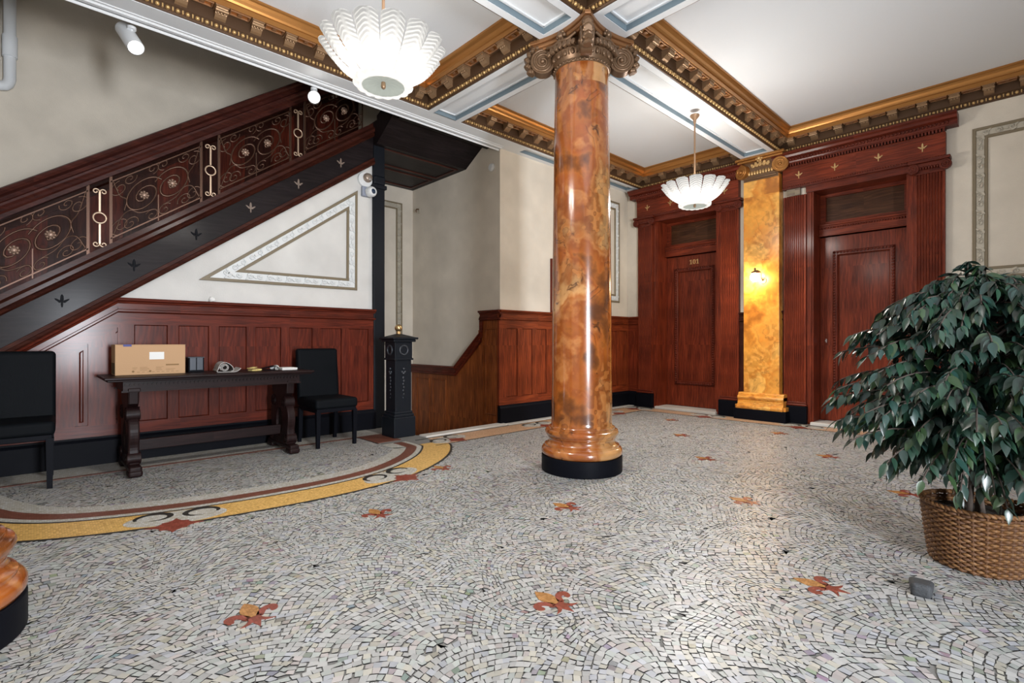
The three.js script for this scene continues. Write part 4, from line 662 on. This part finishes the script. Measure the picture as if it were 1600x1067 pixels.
// wall sconce on the pilaster
{
  const s = thing('wall_sconce', 'small lit brass wall sconce on the golden marble pilaster', 'lamp', [7.045, 0, -2.64], RY);
  add(s, 'backplate', cyl(0.045, 0.045, 0.012, 0, 0, 0, 20).rotateX(PI / 2).translate(0.05, 1.86, 0.006), M.bronze);
  add(s, 'arm', tube([[0.05, 1.86, 0.01], [0.052, 1.9, 0.06], [0.05, 1.965, 0.1], [0.02, 1.985, 0.13], [0.0, 1.972, 0.14]], 0.008, 20, 7), M.bronze);
  add(s, 'cap', lathe([[0.05, 1.95], [0.045, 1.962], [0.025, 1.978], [0.012, 1.985], [0.01, 1.995], [0.014, 2.005], [0.006, 2.015], [0, 2.03]], 20).scale(1.15, 1, 1.15).translate(0, 0, 0.14), M.bronze);
  add(s, 'glass_shade', sph(0.06, 0, 1.895, 0.14, 18, 12).scale(1, 1, 1), glow(1, 0.9, 0.66, 6));
  const p = new THREE.PointLight(new THREE.Color().setRGB(1, 0.78, 0.48), 1.9, 0, 2); p.position.set(0, 1.895, 0.14); p.shadow.radius = 2.4; p.castShadow = true; p.name = 'sconce_light'; s.add(p);
}
// spotlights clamped under the soffit edge
function spot(label, from, to, power, len) {
  const d = V(...to).sub(V(...from)).normalize(), s = thing('spotlight', label, 'spotlight', from, 0);
  const q = new THREE.Quaternion().setFromUnitVectors(V(0, 1, 0), d); const turn = (g) => { const k = prep(g); k.applyQuaternion(q); return k; };
  add(s, 'mount', [cyl(0.03, 0.03, 0.02, 0, HS - from[1] - 0.03, 0), cyl(0.008, 0.008, Math.max(0.02, HS - from[1] - 0.03), 0, (HS - from[1] - 0.03) / 2, 0, 10)], M.white);
  add(s, 'housing', turn(lathe([[0, -len], [0.05, -len], [0.058, -len + 0.01], [0.058, 0.1], [0.05, 0.1], [0.05, 0.085], [0, 0.085]], 28)), M.white);
  add(s, 'lens', turn(cyl(0.049, 0.049, 0.006, 0, 0.092, 0, 28)), glow(1, 0.98, 0.94, 9));
  const l = new THREE.SpotLight(new THREE.Color().setRGB(1, 0.97, 0.92), power, 0, 0.62, 0.5, 2); l.position.copy(d.clone().multiplyScalar(0.108)); l.target.position.copy(d.clone().multiplyScalar(3)); l.shadow.radius = 2.3; l.castShadow = true; l.name = 'spot_light'; s.add(l); s.add(l.target);
}
spot('white cylinder spotlight under the soffit above the iron railing', [0.555, 3.39, -4.9], [0.72, 2.75, -4.3], 4, 0.2);
spot('glaring white spotlight under the soffit facing the viewer', [1.97, 3.41, -4.87], [1.35, 2.72, -3.3], 4, 0.1);

// ================================================================== WALL FRAMES AND FITTINGS
function wallFrame(label, pts, pos, ry, mats, wd = [0.03, 0.072, 0.03]) {          // pts counter-clockwise in local x,y
  const t = thing('wall_panel_frame', label, 'wall frame', pos, ry); const [a, b, c] = wd;
  add(t, 'outer_fillet', ring(pts, 0, a, 0.022, 0.006), mats[0]); add(t, 'inner_fillet', ring(pts, a + b, a + b + c, 0.018, 0.006), mats[0]);
  add(t, 'carved_band', ring(pts, a, a + b, 0.012), mats[1]);
  const mid = offsetPoly(pts, a + b / 2), n = mid.length, o = [];
  for (let i = 0; i < n; i++) {
    const p = mid[i], q = mid[(i + 1) % n], L = Math.hypot(q[0] - p[0], q[1] - p[1]), ux = (q[0] - p[0]) / L, uy = (q[1] - p[1]) / L, k = Math.max(1, Math.round(L / 0.1)), h = L / k; const A = Math.atan2(uy, ux);
    for (let j = 0; j < k; j++) { const s = j % 2 ? 1 : -1; const put = (g) => o.push(prep(g).rotateZ(A).translate(p[0] + ux * h * (j + 0.5), p[1] + uy * h * (j + 0.5), 0.012));
      put(tube(spiralPts(h * 0.12, s * 0.004, 0, 0.027, 0.008, s * 2.4, s * 1.1, 14).map((v) => [v[0], v[1], 0.005]), 0.0075, 18, 5)); put(leafGeo(0.026, 0.05, 0.014).rotateZ(s * 1.1).translate(-h * 0.2, -s * 0.012, 0)); put(leafGeo(0.02, 0.034, 0.012).rotateZ(-s * 2).translate(-h * 0.05, s * 0.016, 0)); }
  }
  add(t, 'scroll_relief', o, mats[1]); return t;
}
wallFrame('triangular carved plaster wall frame under the sloping staircase', [[1.154, 1.645], [2.782, 1.655], [2.788, 2.838]], [0, 0, ZT], 0, [M.fillet, M.plaster]);
wallFrame('carved plaster rectangular wall frame above the potted tree', [[-0.535, 1.705], [1.3, 1.705], [1.3, 3.285], [-0.535, 3.285]], [XB, 0, 0], RY, [M.fillet, M.plasterGold], [0.03, 0.06, 0.03]);
wallFrame('narrow plaster wall frame just behind the central column', [[5.8, 1.68], [6.945, 1.68], [6.945, 3.305], [5.8, 3.305]], [0, 0, ZA], 0, [M.fillet, M.plaster]);
wallFrame('carved plaster wall frame at the back of the basement stair', [[3.2, 1.0], [4.135, 1.0], [4.135, 3.18], [3.2, 3.18]], [0, 0, ZK], 0, [M.fillet, M.plasterGold], [0.022, 0.06, 0.022]);
{ const b = thing('notice_board', 'brown wooden board edge peeping out behind the central column', 'board', [5.55, HW, ZA]); add(b, 'frame', ring([[-0.27, 0], [0.27, 0], [0.27, 0.76], [-0.27, 0.76]], 0, 0.05, 0.035, 0.004), M.mahogany, 'y'); add(b, 'board', bx(-0.23, 0.23, 0.04, 0.72, 0, 0.015), M.rosewood, 'y'); }
{
  const f = thing('fire_alarm', 'round white alarm with brown dome under the stair string', 'alarm', [2.88, 2.985, ZT]); f.scale.setScalar(0.9);
  add(f, 'back_disc', lathe([[0, 0], [0.098, 0], [0.1, 0.006], [0.1, 0.03], [0.094, 0.036], [0, 0.036]], 32).rotateX(PI / 2), M.plaster);
  add(f, 'dome', lathe([[0, 0.095], [0.03, 0.092], [0.052, 0.08], [0.062, 0.05], [0.062, 0.034]], 28).rotateX(PI / 2).translate(0.025, 0.025, 0), std({ color: lin(0.34, 0.27, 0.22), roughness: 0.3, metalness: 0.4 }));
  add(f, 'strobe', rbox(0.035, 0.03, 0.02, 0.006, 0.04, 0.0, 0.09), M.steel);
}
{
  const f = thing('security_camera', 'white turret security camera beside the black corner post', 'camera', [2.9, 2.835, ZT]);
  add(f, 'bracket', rbox(0.1, 0.12, 0.05, 0.012, -0.02, 0.005, 0.025), std({ color: lin(0.3, 0.33, 0.4), roughness: 0.5 }));
  add(f, 'body', lathe([[0, 0], [0.055, 0], [0.062, 0.015], [0.062, 0.06], [0.05, 0.085], [0.034, 0.092], [0.03, 0.086]], 28).rotateX(PI / 2).rotateY(0.2).translate(0.015, 0.0, 0.045), M.plaster);
  add(f, 'lens', lathe([[0, 0.092], [0.02, 0.09], [0.03, 0.082], [0.03, 0.05]], 24).rotateX(PI / 2).rotateY(0.2).translate(0.015, 0, 0.045), std({ color: lin(0.02, 0.04, 0.08), roughness: 0.15 }));
}
{ const f = thing('wall_hook', 'small dark hook fitting high on the basement stair wall', 'hook', [XR, 3.07, -6.66], RY); add(f, 'plate', rbox(0.05, 0.09, 0.012, 0.004, 0, 0, 0.006), M.plasterGold); add(f, 'peg', tube([[0, 0.02, 0.01], [0, 0.015, 0.05], [0, -0.02, 0.06], [0, -0.03, 0.045]], 0.009, 14, 7), M.bronze); }
{ const f = thing('smoke_detector', 'round white detector high on the grey return wall', 'detector', [XR, 3.31, -4.95], RY); add(f, 'base', lathe([[0, 0], [0.05, 0], [0.052, 0.01], [0.046, 0.028], [0.03, 0.034], [0, 0.035]], 28).rotateX(PI / 2), M.plaster); add(f, 'vent_ring', new THREE.TorusGeometry(0.034, 0.004, 6, 24).translate(0, 0, 0.033), M.white); }
{ const f = thing('wall_pipe', 'white painted pipe with an elbow at the top corner', 'pipe', [0, 0, ZK]); add(f, 'pipe_run', [cyl(0.045, 0.045, 1.9, -0.165, 4.5, 0.08, 16)], M.white); add(f, 'elbow', tube([[-0.165, 3.56, 0.08], [-0.17, 3.51, 0.08], [-0.2, 3.47, 0.08], [-0.25, 3.46, 0.08], [-0.9, 3.46, 0.08]], 0.045, 24, 12), M.white); add(f, 'coupling', [cyl(0.055, 0.055, 0.2, -0.165, 3.85, 0.08, 16)], M.white); add(f, 'junction_box', rbox(0.5, 1.4, 0.1, 0.01, -0.52, 4.3, 0.06), M.wallGrey); }
{ const f = add(scene, 'crumpled_paper', (() => { const g = new THREE.IcosahedronGeometry(0.035, 1); const p = g.attributes.position; const h = {}; for (let i = 0; i < p.count; i++) { const k = [p.getX(i), p.getY(i), p.getZ(i)].map((v) => v.toFixed(3)).join(); h[k] = h[k] || rr(0.6, 1.15); p.setXYZ(i, p.getX(i) * h[k], p.getY(i) * h[k] * 0.9, p.getZ(i) * h[k] * 0.7); } g.computeVertexNormals(); return g; })(), M.paper); f.position.set(1.265, 1.462, ZT + 0.028); tag(f, 'tiny crumpled white paper on the wainscot ledge', 'paper'); }

// ================================================================== FURNITURE
const TH = 0.775;
{
  const t = thing('trestle_table', 'dark carved trestle table against the panelled stair wall', 'table', [1.17, 0, -5.13]); const m = M.tableWood = wood(0.022, 0.0085, 0.009, 0.4, 0.15);
  const L = 1.58, Wd = 0.6;
  add(t, 'tabletop', [rbox(L, 0.022, Wd, 0.008, 0, TH - 0.011, 0, 2), rbox(L - 0.04, 0.014, Wd - 0.04, 0.005, 0, TH - 0.029, 0)], m, 'x');
  for (const s of [-1, 1]) { add(t, 'apron', [box(L - 0.24, 0.075, 0.02, 0, TH - 0.073, s * (Wd / 2 - 0.07)), box(L - 0.22, 0.012, 0.035, 0, TH - 0.114, s * (Wd / 2 - 0.07))], m, 'x'); add(t, 'carved_course', Array.from({ length: 46 }, (_, i) => new THREE.CylinderGeometry(0.011, 0.011, 0.03, 8).rotateX(PI / 2).translate(-L / 2 + 0.14 + i * (L - 0.28) / 45, TH - 0.062, s * (Wd / 2 - 0.065))), m, 'x'); }
  for (const s of [-1, 1]) add(t, 'end_apron', box(0.02, 0.075, Wd - 0.14, s * (L / 2 - 0.13), TH - 0.073, 0), m, 'z');
  const lyre = (() => { const s = new THREE.Shape(); s.moveTo(0.05, 0.07); s.lineTo(0.22, 0.07); s.bezierCurveTo(0.27, 0.1, 0.2, 0.16, 0.22, 0.24); s.bezierCurveTo(0.25, 0.33, 0.24, 0.4, 0.17, 0.45); s.bezierCurveTo(0.12, 0.49, 0.13, 0.53, 0.2, 0.56); s.lineTo(0.21, 0.66); s.lineTo(-0.21, 0.66); s.lineTo(-0.2, 0.56); s.bezierCurveTo(-0.13, 0.53, -0.12, 0.49, -0.17, 0.45); s.bezierCurveTo(-0.24, 0.4, -0.25, 0.33, -0.22, 0.24); s.bezierCurveTo(-0.2, 0.16, -0.27, 0.1, -0.22, 0.07); s.lineTo(0.05, 0.07); const h = new THREE.Path(); h.absellipse(0, 0.28, 0.08, 0.13, 0, 2 * PI, true); s.holes.push(h); return new THREE.ExtrudeGeometry(s, { depth: 0.05, bevelEnabled: true, bevelThickness: 0.012, bevelSize: 0.012, bevelOffset: -0.012, bevelSegments: 2, curveSegments: 10 }).rotateY(PI / 2); })();
  for (const s of [-1, 1]) {
    const g = new THREE.Group(); g.name = 'trestle_end'; g.position.set(s * 0.6, 0, 0); t.add(g);
    add(g, 'lyre_leg', lyre.clone().translate(-0.025, 0, 0), m, 'y');
    add(g, 'scroll', [-1, 1].flatMap((q) => [voluteGeo(0.06, 0.085).rotateY(PI / 2).translate(0, 0.47, q * 0.14), voluteGeo(0.05, 0.085).rotateY(PI / 2).translate(0, 0.13, q * 0.2)]), m, 'y');
    add(g, 'sled_foot', [rbox(0.085, 0.045, 0.62, 0.015, 0, 0.06, 0, 2), ...[-1, 1].map((q) => rbox(0.095, 0.05, 0.13, 0.018, 0, 0.027, q * 0.255, 2))], m, 'z');
    add(g, 'bearer', rbox(0.08, 0.03, 0.5, 0.006, 0, 0.67, 0), m, 'z');
  }
  add(t, 'stretcher', rbox(1.16, 0.09, 0.03, 0.006, 0, 0.2, 0), m, 'x');
}
function chair(label, x, z, ry) {
  const c = thing('side_chair', label, 'chair', [x, 0, z], ry); const w = 0.44, d = 0.5;
  add(c, 'seat', rbox(w, 0.1, d, 0.03, 0, 0.43, 0.0, 3), M.leather);
  add(c, 'backrest', [(() => { const g = prep(rbox(w, 0.56, 0.075, 0.03, 0, 0.695, 0, 3)); const p = g.attributes.position; for (let i = 0; i < p.count; i++) { const y = p.getY(i) - 0.42; p.setZ(i, p.getZ(i) - d / 2 + 0.03 - y * 0.1); } g.computeVertexNormals(); return g; })()], M.leather);
  add(c, 'seat_frame', rbox(w - 0.03, 0.04, d - 0.03, 0.006, 0, 0.365, 0), M.black, 'x');
  for (const [sx, sz] of [[-1, 1], [1, 1], [-1, -1], [1, -1]]) { const g = prep(new THREE.BoxGeometry(0.042, 0.36, 0.042)); const p = g.attributes.position; for (let i = 0; i < p.count; i++) if (p.getY(i) < 0) { p.setX(i, p.getX(i) * 0.75); p.setZ(i, p.getZ(i) * 0.75 + (sz < 0 ? -0.03 : 0)); } g.translate(sx * (w / 2 - 0.03), 0.18, sz * (d / 2 - 0.03)); add(c, 'leg', g, M.black, 'y'); }
  return c;
}
chair('black leather side chair standing right of the trestle table', 2.21, -5.12, 0.0);
chair('black leather side chair at the left picture edge', -0.1, -5.13, -0.03);

// ------------------------------------------------------------------ things on the table
{
  const b = thing('cardboard_box', 'brown cardboard box with a white label and blue tape on the table', 'box', [0.715, TH, -5.26], 0.02); const card = std({ color: lin(0.5, 0.31, 0.17), roughness: 0.85, bumpMap: bumpTex, bumpScale: 0.0006 });
  const w = 0.485, h = 0.245, d = 0.22;
  add(b, 'carton', rbox(w, h, d, 0.003, 0, h / 2, 0), card, 'x');
  add(b, 'flap', [bx(-w / 2, w / 2, h, h + 0.004, 0.002, d / 2), bx(-w / 2, w / 2, h, h + 0.004, -d / 2, -0.002)], card, 'x');
  add(b, 'address_label', bx(-0.015, 0.088, 0.125, 0.187, d / 2, d / 2 + 0.001), M.paper); 
  add(b, 'tape', [bx(-0.19, -0.135, h - 0.012, h + 0.006, d / 2 - 0.03, d / 2 + 0.0012), bx(-0.19, -0.135, h + 0.004, h + 0.006, 0, d / 2)], std({ color: lin(0.03, 0.035, 0.2), roughness: 0.5 }));
  const ink = std({ color: lin(0.24, 0.14, 0.06), roughness: 0.85 }), marks = []; const mk = (x, y, ww, hh) => marks.push(bx(x, x + ww, y, y + hh, d / 2, d / 2 + 0.0006));
  mk(0.1, 0.072, 0.095, 0.012); for (const [x, y, n, l] of [[-0.13, 0.06, 2, 0.04], [-0.08, 0.045, 4, 0.07], [0.03, 0.045, 4, 0.055], [0.1, 0.045, 2, 0.08]]) for (let i = 0; i < n; i++) mk(x, y + i * 0.009 - 0.012, l * rr(0.7, 1), 0.0022);
  for (const x of [-0.125, -0.01]) marks.push(cyl(0.009, 0.009, 0.0006, 0, 0, 0, 14).rotateX(PI / 2).translate(x, 0.028, d / 2 + 0.0003)); for (let i = 0; i < 9; i++) mk(-0.1 + i * 0.034, 0.02, 0.02, 0.003); add(b, 'printing', marks, ink);
  add(b, 'side_print', bx(-w / 2 - 0.0006, -w / 2, 0.01, 0.1, -d / 2 + 0.02, d / 2 - 0.02), std({ color: lin(0.1, 0.075, 0.035), roughness: 0.85 }));
}
{ const b = thing('black_organizer', 'small black mesh holder beside the cardboard box', 'holder', [1.06, TH, -5.3]); const mt = M.black; add(b, 'body', poly([[-0.062, 0], [0.062, 0], [0.062, 0.13], [-0.062, 0.13]], 0.12, [], 0.004).translate(0, 0, -0.06), mt); add(b, 'slot', [bx(-0.05, -0.004, 0.02, 0.128, 0.06, 0.064), bx(0.004, 0.05, 0.02, 0.128, 0.06, 0.064)], M.iron2); add(b, 'rim', ring([[-0.064, -0.064], [0.064, -0.064], [0.064, 0.064], [-0.064, 0.064]], 0, 0.008, 0.006, 0.002).rotateX(-PI / 2).translate(0, 0.13, 0), M.iron2); }
{
  const pts = [], th = 0.0035; for (let i = 0; i <= 60; i++) { const t = i / 60, a = PI * 0.5 + t * 2.35 * 2 * PI, r = 0.015 + 0.02 * t; pts.push([r * Math.cos(a) - 0.012, 0.042 + r * Math.sin(a)]); }
  const out = [[-0.05, 0.05], [-0.06, 0.03], [-0.07, 0.012], [-0.06, 0.004], [0.0, 0.003], [0.07, 0.003], [0.1, 0.016], [0.118, 0.034]]; const arch = [[-0.062, 0.03], [-0.045, 0.07], [-0.012, 0.088], [0.02, 0.078], [0.05, 0.05], [0.058, 0.02], [0.04, 0.008]];
  const ribbon = (p) => { const cv = new THREE.SplineCurve(p.map((q) => new THREE.Vector2(...q))), n = 60, a = [], b = []; for (let i = 0; i <= n; i++) { const q = cv.getPoint(i / n), t = cv.getTangent(i / n); a.push([q.x - t.y * th / 2, q.y + t.x * th / 2]); b.push([q.x + t.y * th / 2, q.y - t.x * th / 2]); } return poly([...a, ...b.reverse()], 0.3).translate(0, 0, -0.18); };
  const r = thing('paper_roll', 'grey paper sheet curled into a loose roll on the table', 'paper roll', [1.26, TH, -5.14], -0.12); const pm = std({ color: lin(0.5, 0.48, 0.46), roughness: 0.7 });
  add(r, 'inner_coil', ribbon(pts), pm); add(r, 'outer_sheet', [ribbon(out), ribbon(arch)], pm);
}
{ const n = thing('yellow_notepad', 'small yellow pad of folded slips on the table', 'notepad', [1.52, TH, -5.14], 0.3); const ym = std({ color: lin(0.72, 0.58, 0.22), roughness: 0.8 }); add(n, 'slip', rbox(0.1, 0.012, 0.07, 0.003, 0, 0.006, 0), ym); const a = add(n, 'slip', rbox(0.11, 0.004, 0.06, 0.002, 0, 0, 0), ym); a.position.set(-0.01, 0.02, 0.005); a.rotation.z = -0.12; const b = add(n, 'slip', rbox(0.07, 0.004, 0.06, 0.002, 0, 0, 0), ym); b.position.set(-0.03, 0.028, 0.0); b.rotation.z = 0.2; }
{ const n = thing('open_booklet', 'dark covered booklet lying open between yellow pad and white papers', 'booklet', [1.66, TH, -5.12], 0.1); const a = add(n, 'cover', rbox(0.12, 0.004, 0.1, 0.002), M.black); a.position.set(-0.03, 0.03, 0); a.rotation.z = 0.2; add(n, 'cover', rbox(0.12, 0.005, 0.11, 0.002, -0.03, 0.004, 0), M.black); add(n, 'page_fold', tube([[0.02, 0.02, -0.05], [0.05, 0.03, 0], [0.03, 0.02, 0.05]], 0.018, 14, 8), M.paper); }
{ const n = thing('white_papers', 'short stack of white papers at the table end', 'papers', [1.81, TH, -5.14], -0.05); for (let i = 0; i < 4; i++) { const s = add(n, 'sheet', box(0.14, 0.004, 0.2), M.paper); s.position.set(rr(-0.004, 0.004), 0.003 + i * 0.005, 0); s.rotation.y = rr(-0.05, 0.05); } }

// ================================================================== POTTED TREE
{
  const PX = 3.235, PZ = -0.225; const t = thing('potted_ficus', 'bushy dark green ficus tree in a woven wicker basket', 'potted tree', [PX, 0, PZ]);
  const wick = [[0.15, 0.065, 0.022], [0.2, 0.095, 0.032], [0.11, 0.046, 0.017]].map((c) => std({ color: lin(...c), roughness: 0.5, bumpMap: bumpTex, bumpScale: 0.001 }));
  const bk = new THREE.Group(); bk.name = 'basket'; t.add(bk); const H = 0.285, R0 = 0.166, R1 = 0.202, RA = (y) => R0 + (R1 - R0) * Math.pow(y / H, 0.8);
  const NR = 24, NS = 26;
  for (let j = 0; j < NR; j++) { const y = 0.012 + j * (H - 0.02) / NR, pts = []; for (let i = 0; i < NS * 4; i++) { const a = i / (NS * 4) * 2 * PI; const r = RA(y) + 0.0075 * Math.cos(a * NS + (j % 2) * PI); pts.push(V(r * Math.cos(a), y, r * Math.sin(a))); } const g = new THREE.TubeGeometry(new THREE.CatmullRomCurve3(pts, true), NS * 6, 0.0072, 5, true); add(bk, 'strand', g, wick[j % 3]); }
  for (let i = 0; i < NS * 2; i++) { const a = i / (NS * 2) * 2 * PI + PI / NS / 2 * 0; if (i % 2) continue; add(bk, 'stake', tube([[RA(0) * Math.cos(a), 0, RA(0) * Math.sin(a)], [RA(H / 2) * Math.cos(a), H / 2, RA(H / 2) * Math.sin(a)], [RA(H) * Math.cos(a), H, RA(H) * Math.sin(a)]], 0.006, 6, 5), wick[2]); }
  for (let q = 0; q < 2; q++) { const pts = []; for (let i = 0; i < 120; i++) { const a = i / 120 * 2 * PI, ph = a * 30 + q * PI; pts.push(V((R1 + 0.002 + 0.006 * Math.cos(ph)) * Math.cos(a), H + 0.004 * Math.sin(ph), (R1 + 0.002 + 0.006 * Math.cos(ph)) * Math.sin(a))); } add(bk, 'rim', new THREE.TubeGeometry(new THREE.CatmullRomCurve3(pts, true), 240, 0.008, 6, true), wick[q]); }
  add(bk, 'bottom', cyl(R0, R0 + 0.0, 0.015, 0, 0.008, 0, 32), wick[2]);
  const soil = new THREE.CircleGeometry(R1 - 0.012, 40).rotateX(-PI / 2); add(t, 'soil', [soil.translate(0, H - 0.045, 0), cyl(R1 - 0.02, R1 - 0.014, 0.05, 0, H - 0.072, 0, 32)], std({ color: lin(0.03, 0.022, 0.016), roughness: 0.95, bumpMap: bumpTex, bumpScale: 0.01 }));
  const bark = std({ color: lin(0.1, 0.075, 0.06), roughness: 0.8, bumpMap: bumpTex, bumpScale: 0.003 });
  for (const [a, b, k] of [[0, 0.02, 1], [2.2, 0.03, 0.85], [4.3, 0.03, 0.9]]) add(t, 'trunk', tube([[b * Math.cos(a), H - 0.06, b * Math.sin(a)], [0.02 * Math.cos(a + 1.5), 0.55, 0.02 * Math.sin(a + 1.5)], [0.03 * Math.cos(a + 3), 0.8, 0.03 * Math.sin(a + 3)], [0.06 * Math.cos(a + 4), 1.1 * k, 0.06 * Math.sin(a + 4)]], 0.013 * k, 24, 7), bark);
  // leaf: folded along the midrib, pointed
  const leafG = (() => { const pos = [], idx = []; const n = 6; for (let i = 0; i <= n; i++) { const s = i / n, w = 0.5 * Math.sin(Math.pow(s, 0.75) * PI) * (1 - 0.25 * s), bend = -0.16 * s * s; pos.push(-w * 0.46, bend + 0.1 * w, s, 0, bend, s, w * 0.46, bend + 0.1 * w, s); } for (let i = 0; i < n; i++) { const a = i * 3; idx.push(a, a + 3, a + 1, a + 1, a + 3, a + 4, a + 1, a + 4, a + 2, a + 2, a + 4, a + 5); } const g = new THREE.BufferGeometry(); g.setAttribute('position', new THREE.BufferAttribute(new Float32Array(pos), 3)); g.setIndex(idx); g.computeVertexNormals(); return g; })();
  const leafCols = [[0.011, 0.033, 0.02], [0.016, 0.045, 0.026], [0.008, 0.024, 0.017], [0.024, 0.05, 0.018], [0.014, 0.042, 0.034]];
  const leafM = leafCols.map((c) => std({ color: lin(...c), roughness: 0.34, clearcoat: 0.3, clearcoatRoughness: 0.3, side: THREE.DoubleSide }));
  const fol = std({ color: lin(1, 1, 1), roughness: 0.34, clearcoat: 0.3, clearcoatRoughness: 0.3, side: THREE.DoubleSide });
  const leaves = []; const up = V(0, 1, 0);
  const addLeaf = (p, dir, L) => { const z = dir.clone().normalize(), x = new THREE.Vector3().crossVectors(up, z).normalize(); if (x.lengthSq() < 0.1) x.set(1, 0, 0); const y = new THREE.Vector3().crossVectors(z, x); const m = new THREE.Matrix4().makeBasis(x.multiplyScalar(L), y.multiplyScalar(L), z.multiplyScalar(L)); m.multiply(new THREE.Matrix4().makeRotationZ(rr(-0.7, 0.7))); m.setPosition(p); leaves.push([m, p.clone()]); };
  const twigs = [];
  const camL = V(-PX, 1.05, -PZ);
  const twig = (az, tip, len, n) => {
    const base = V(0.05 * Math.cos(az), tip[1] - 0.05 + rr(-0.1, 0.08), 0.05 * Math.sin(az)); base.y = clamp(base.y, 0.55, 1.2);
    const end = V(tip[0], tip[1], tip[2]), mid = base.clone().lerp(end, 0.55); mid.y += 0.1 + 0.1 * rnd();
    const cv = new THREE.QuadraticBezierCurve3(base, mid, end); twigs.push(new THREE.TubeGeometry(cv, 8, 0.0035, 4));
    for (let i = 0; i < n; i++) { const s = 0.3 + 0.7 * (i + rnd()) / n, p = cv.getPoint(Math.min(1, s)), tg = cv.getTangent(Math.min(1, s)); const side = new THREE.Vector3().crossVectors(tg, up).normalize().multiplyScalar((i % 2 ? 1 : -1) * rr(0.5, 1)); const dir = tg.clone().multiplyScalar(rr(0.5, 1)).add(side).add(V(0, -rr(0.35, 1.25), 0)); addLeaf(p, dir, rr(0.056, 0.092)); }
    addLeaf(end, cv.getTangent(1).add(V(0, -0.4, 0)), rr(0.06, 0.085));
  };
  for (let k = 0; k < 250; k++) {
    const az = k * 2.39996 + rr(-0.25, 0.25), v = (k + 0.5) / 250; const el = lerp(-0.55, 1.35, Math.pow(v, 0.9)); const rad = (0.47 + 0.06 * Math.sin(az * 3 + 1) + rr(-0.07, 0.06)) * (el > 0.5 ? 1 - (el - 0.5) * 0.1 : 1);
    const tip = [rad * Math.cos(az) * Math.cos(el) * 1.05, 0.84 + 0.5 * Math.sin(el) * (el > 0 ? 1 : 0.75) - (el < 0.3 ? 0.08 : 0), rad * Math.sin(az) * Math.cos(el) * 1.05];
    twig(az, tip, 0, 17);
  }
  for (let k = 0; k < 170; k++) { const az = k * 2.39996; const rad = rr(0.14, 0.4), hh = rr(0.48, 1.18); twig(az, [rad * Math.cos(az), hh, rad * Math.sin(az)], 0, 13); }
  for (let k = 0; k < 64; k++) { const az = k * 2.39996, rad = rr(0.16, 0.46), hh = rr(0.36, 0.56) + (rad > 0.35 ? 0.06 : 0); twig(az, [rad * Math.cos(az), hh, rad * Math.sin(az)], 0, 13); }
  const RT = [0.72641, 0.68726], FW = [0.68726, -0.72641]; const pt = (lat, y, dep) => [RT[0] * lat + FW[0] * dep, y, RT[1] * lat + FW[1] * dep];   // some single boughs as they hang in the photo
  for (const [la, y, dp, n] of [[0.0, 1.43, 0.05, 16], [0.02, 1.4, 0.0, 12], [-0.08, 1.36, 0.03, 12], [-0.5, 0.5, -0.1, 14], [-0.6, 0.58, 0.0, 14], [-0.42, 0.45, -0.2, 14], [-0.3, 0.42, -0.25, 12], [-0.15, 0.36, -0.3, 13], [0.1, 0.4, -0.34, 12], [-0.52, 0.98, 0.0, 12], [-0.44, 1.08, 0.05, 12], [0.22, 1.22, -0.1, 14], [0.34, 1.12, -0.15, 14], [0.3, 0.5, -0.2, 12], [-0.56, 0.72, -0.05, 14], [-0.6, 0.66, 0.1, 14], [-0.5, 0.85, -0.1, 14], [-0.2, 1.25, 0, 14], [-0.3, 1.17, -0.05, 14], [0.1, 1.3, -0.05, 14], [-0.05, 0.45, -0.3, 14], [0.2, 0.42, -0.3, 14], [-0.22, 0.5, -0.28, 14]]) twig(Math.atan2(pt(la, y, dp)[2], pt(la, y, dp)[0]), pt(la, y, dp), 0, n);
  add(t, 'branch', twigs, bark);
  const vis = leaves.map(([m, p], i) => { const w = p.clone(), D = (w.x + PX) * FW[0] + (w.z + PZ) * FW[1], la = (w.x + PX) * RT[0] + (w.z + PZ) * RT[1]; return [i, la / D < 0.99 ? D : D + 5]; }).sort((a, b) => a[1] - b[1]);
  const near = new Set(vis.slice(0, 300).map((q) => q[0])); const rest = leaves.filter((_, i) => !near.has(i));
  leaves.forEach(([m], i) => { if (!near.has(i)) return; const q = new THREE.Mesh(leafG, leafM[i % 5]); q.name = 'leaf'; m.decompose(q.position, q.quaternion, q.scale); t.add(q); });
  const im = new THREE.InstancedMesh(leafG, fol, rest.length); im.name = 'foliage'; im.userData = { kind: 'stuff' }; rest.forEach(([m], i) => { im.setMatrixAt(i, m); im.setColorAt(i, lin(...leafCols[Math.floor(rnd() * 5)])); }); t.add(im);
  console.log('leaves', leaves.length);
}
{
  const s = thing('door_wedge', 'dark grey stone door wedge on the mosaic beside the basket', 'door wedge', [2.715, 0, -0.362], 1.70);
  const g = prep(new RoundedBoxGeometry(0.088, 0.06, 0.15, 3, 0.02)); const p = g.attributes.position; for (let i = 0; i < p.count; i++) { const z = p.getZ(i) / 0.075, y = p.getY(i) + 0.025; p.setY(i, y * (0.75 - 0.25 * z)); p.setX(i, p.getX(i) * (0.9 + 0.1 * z)); } g.computeVertexNormals();
  add(s, 'wedge_body', g, std({ color: lin(0.035, 0.038, 0.042), roughness: 0.75, bumpMap: bumpTex, bumpScale: 0.003 }), 'z');
  add(s, 'rubber_foot', rbox(0.07, 0.004, 0.13, 0.001, 0, 0.002, 0), M.black);
}

// ================================================================== finish
scene.traverse((o) => { if (o.isMesh) { o.castShadow = true; o.receiveShadow = true; } });
renderer.render(scene, camera);
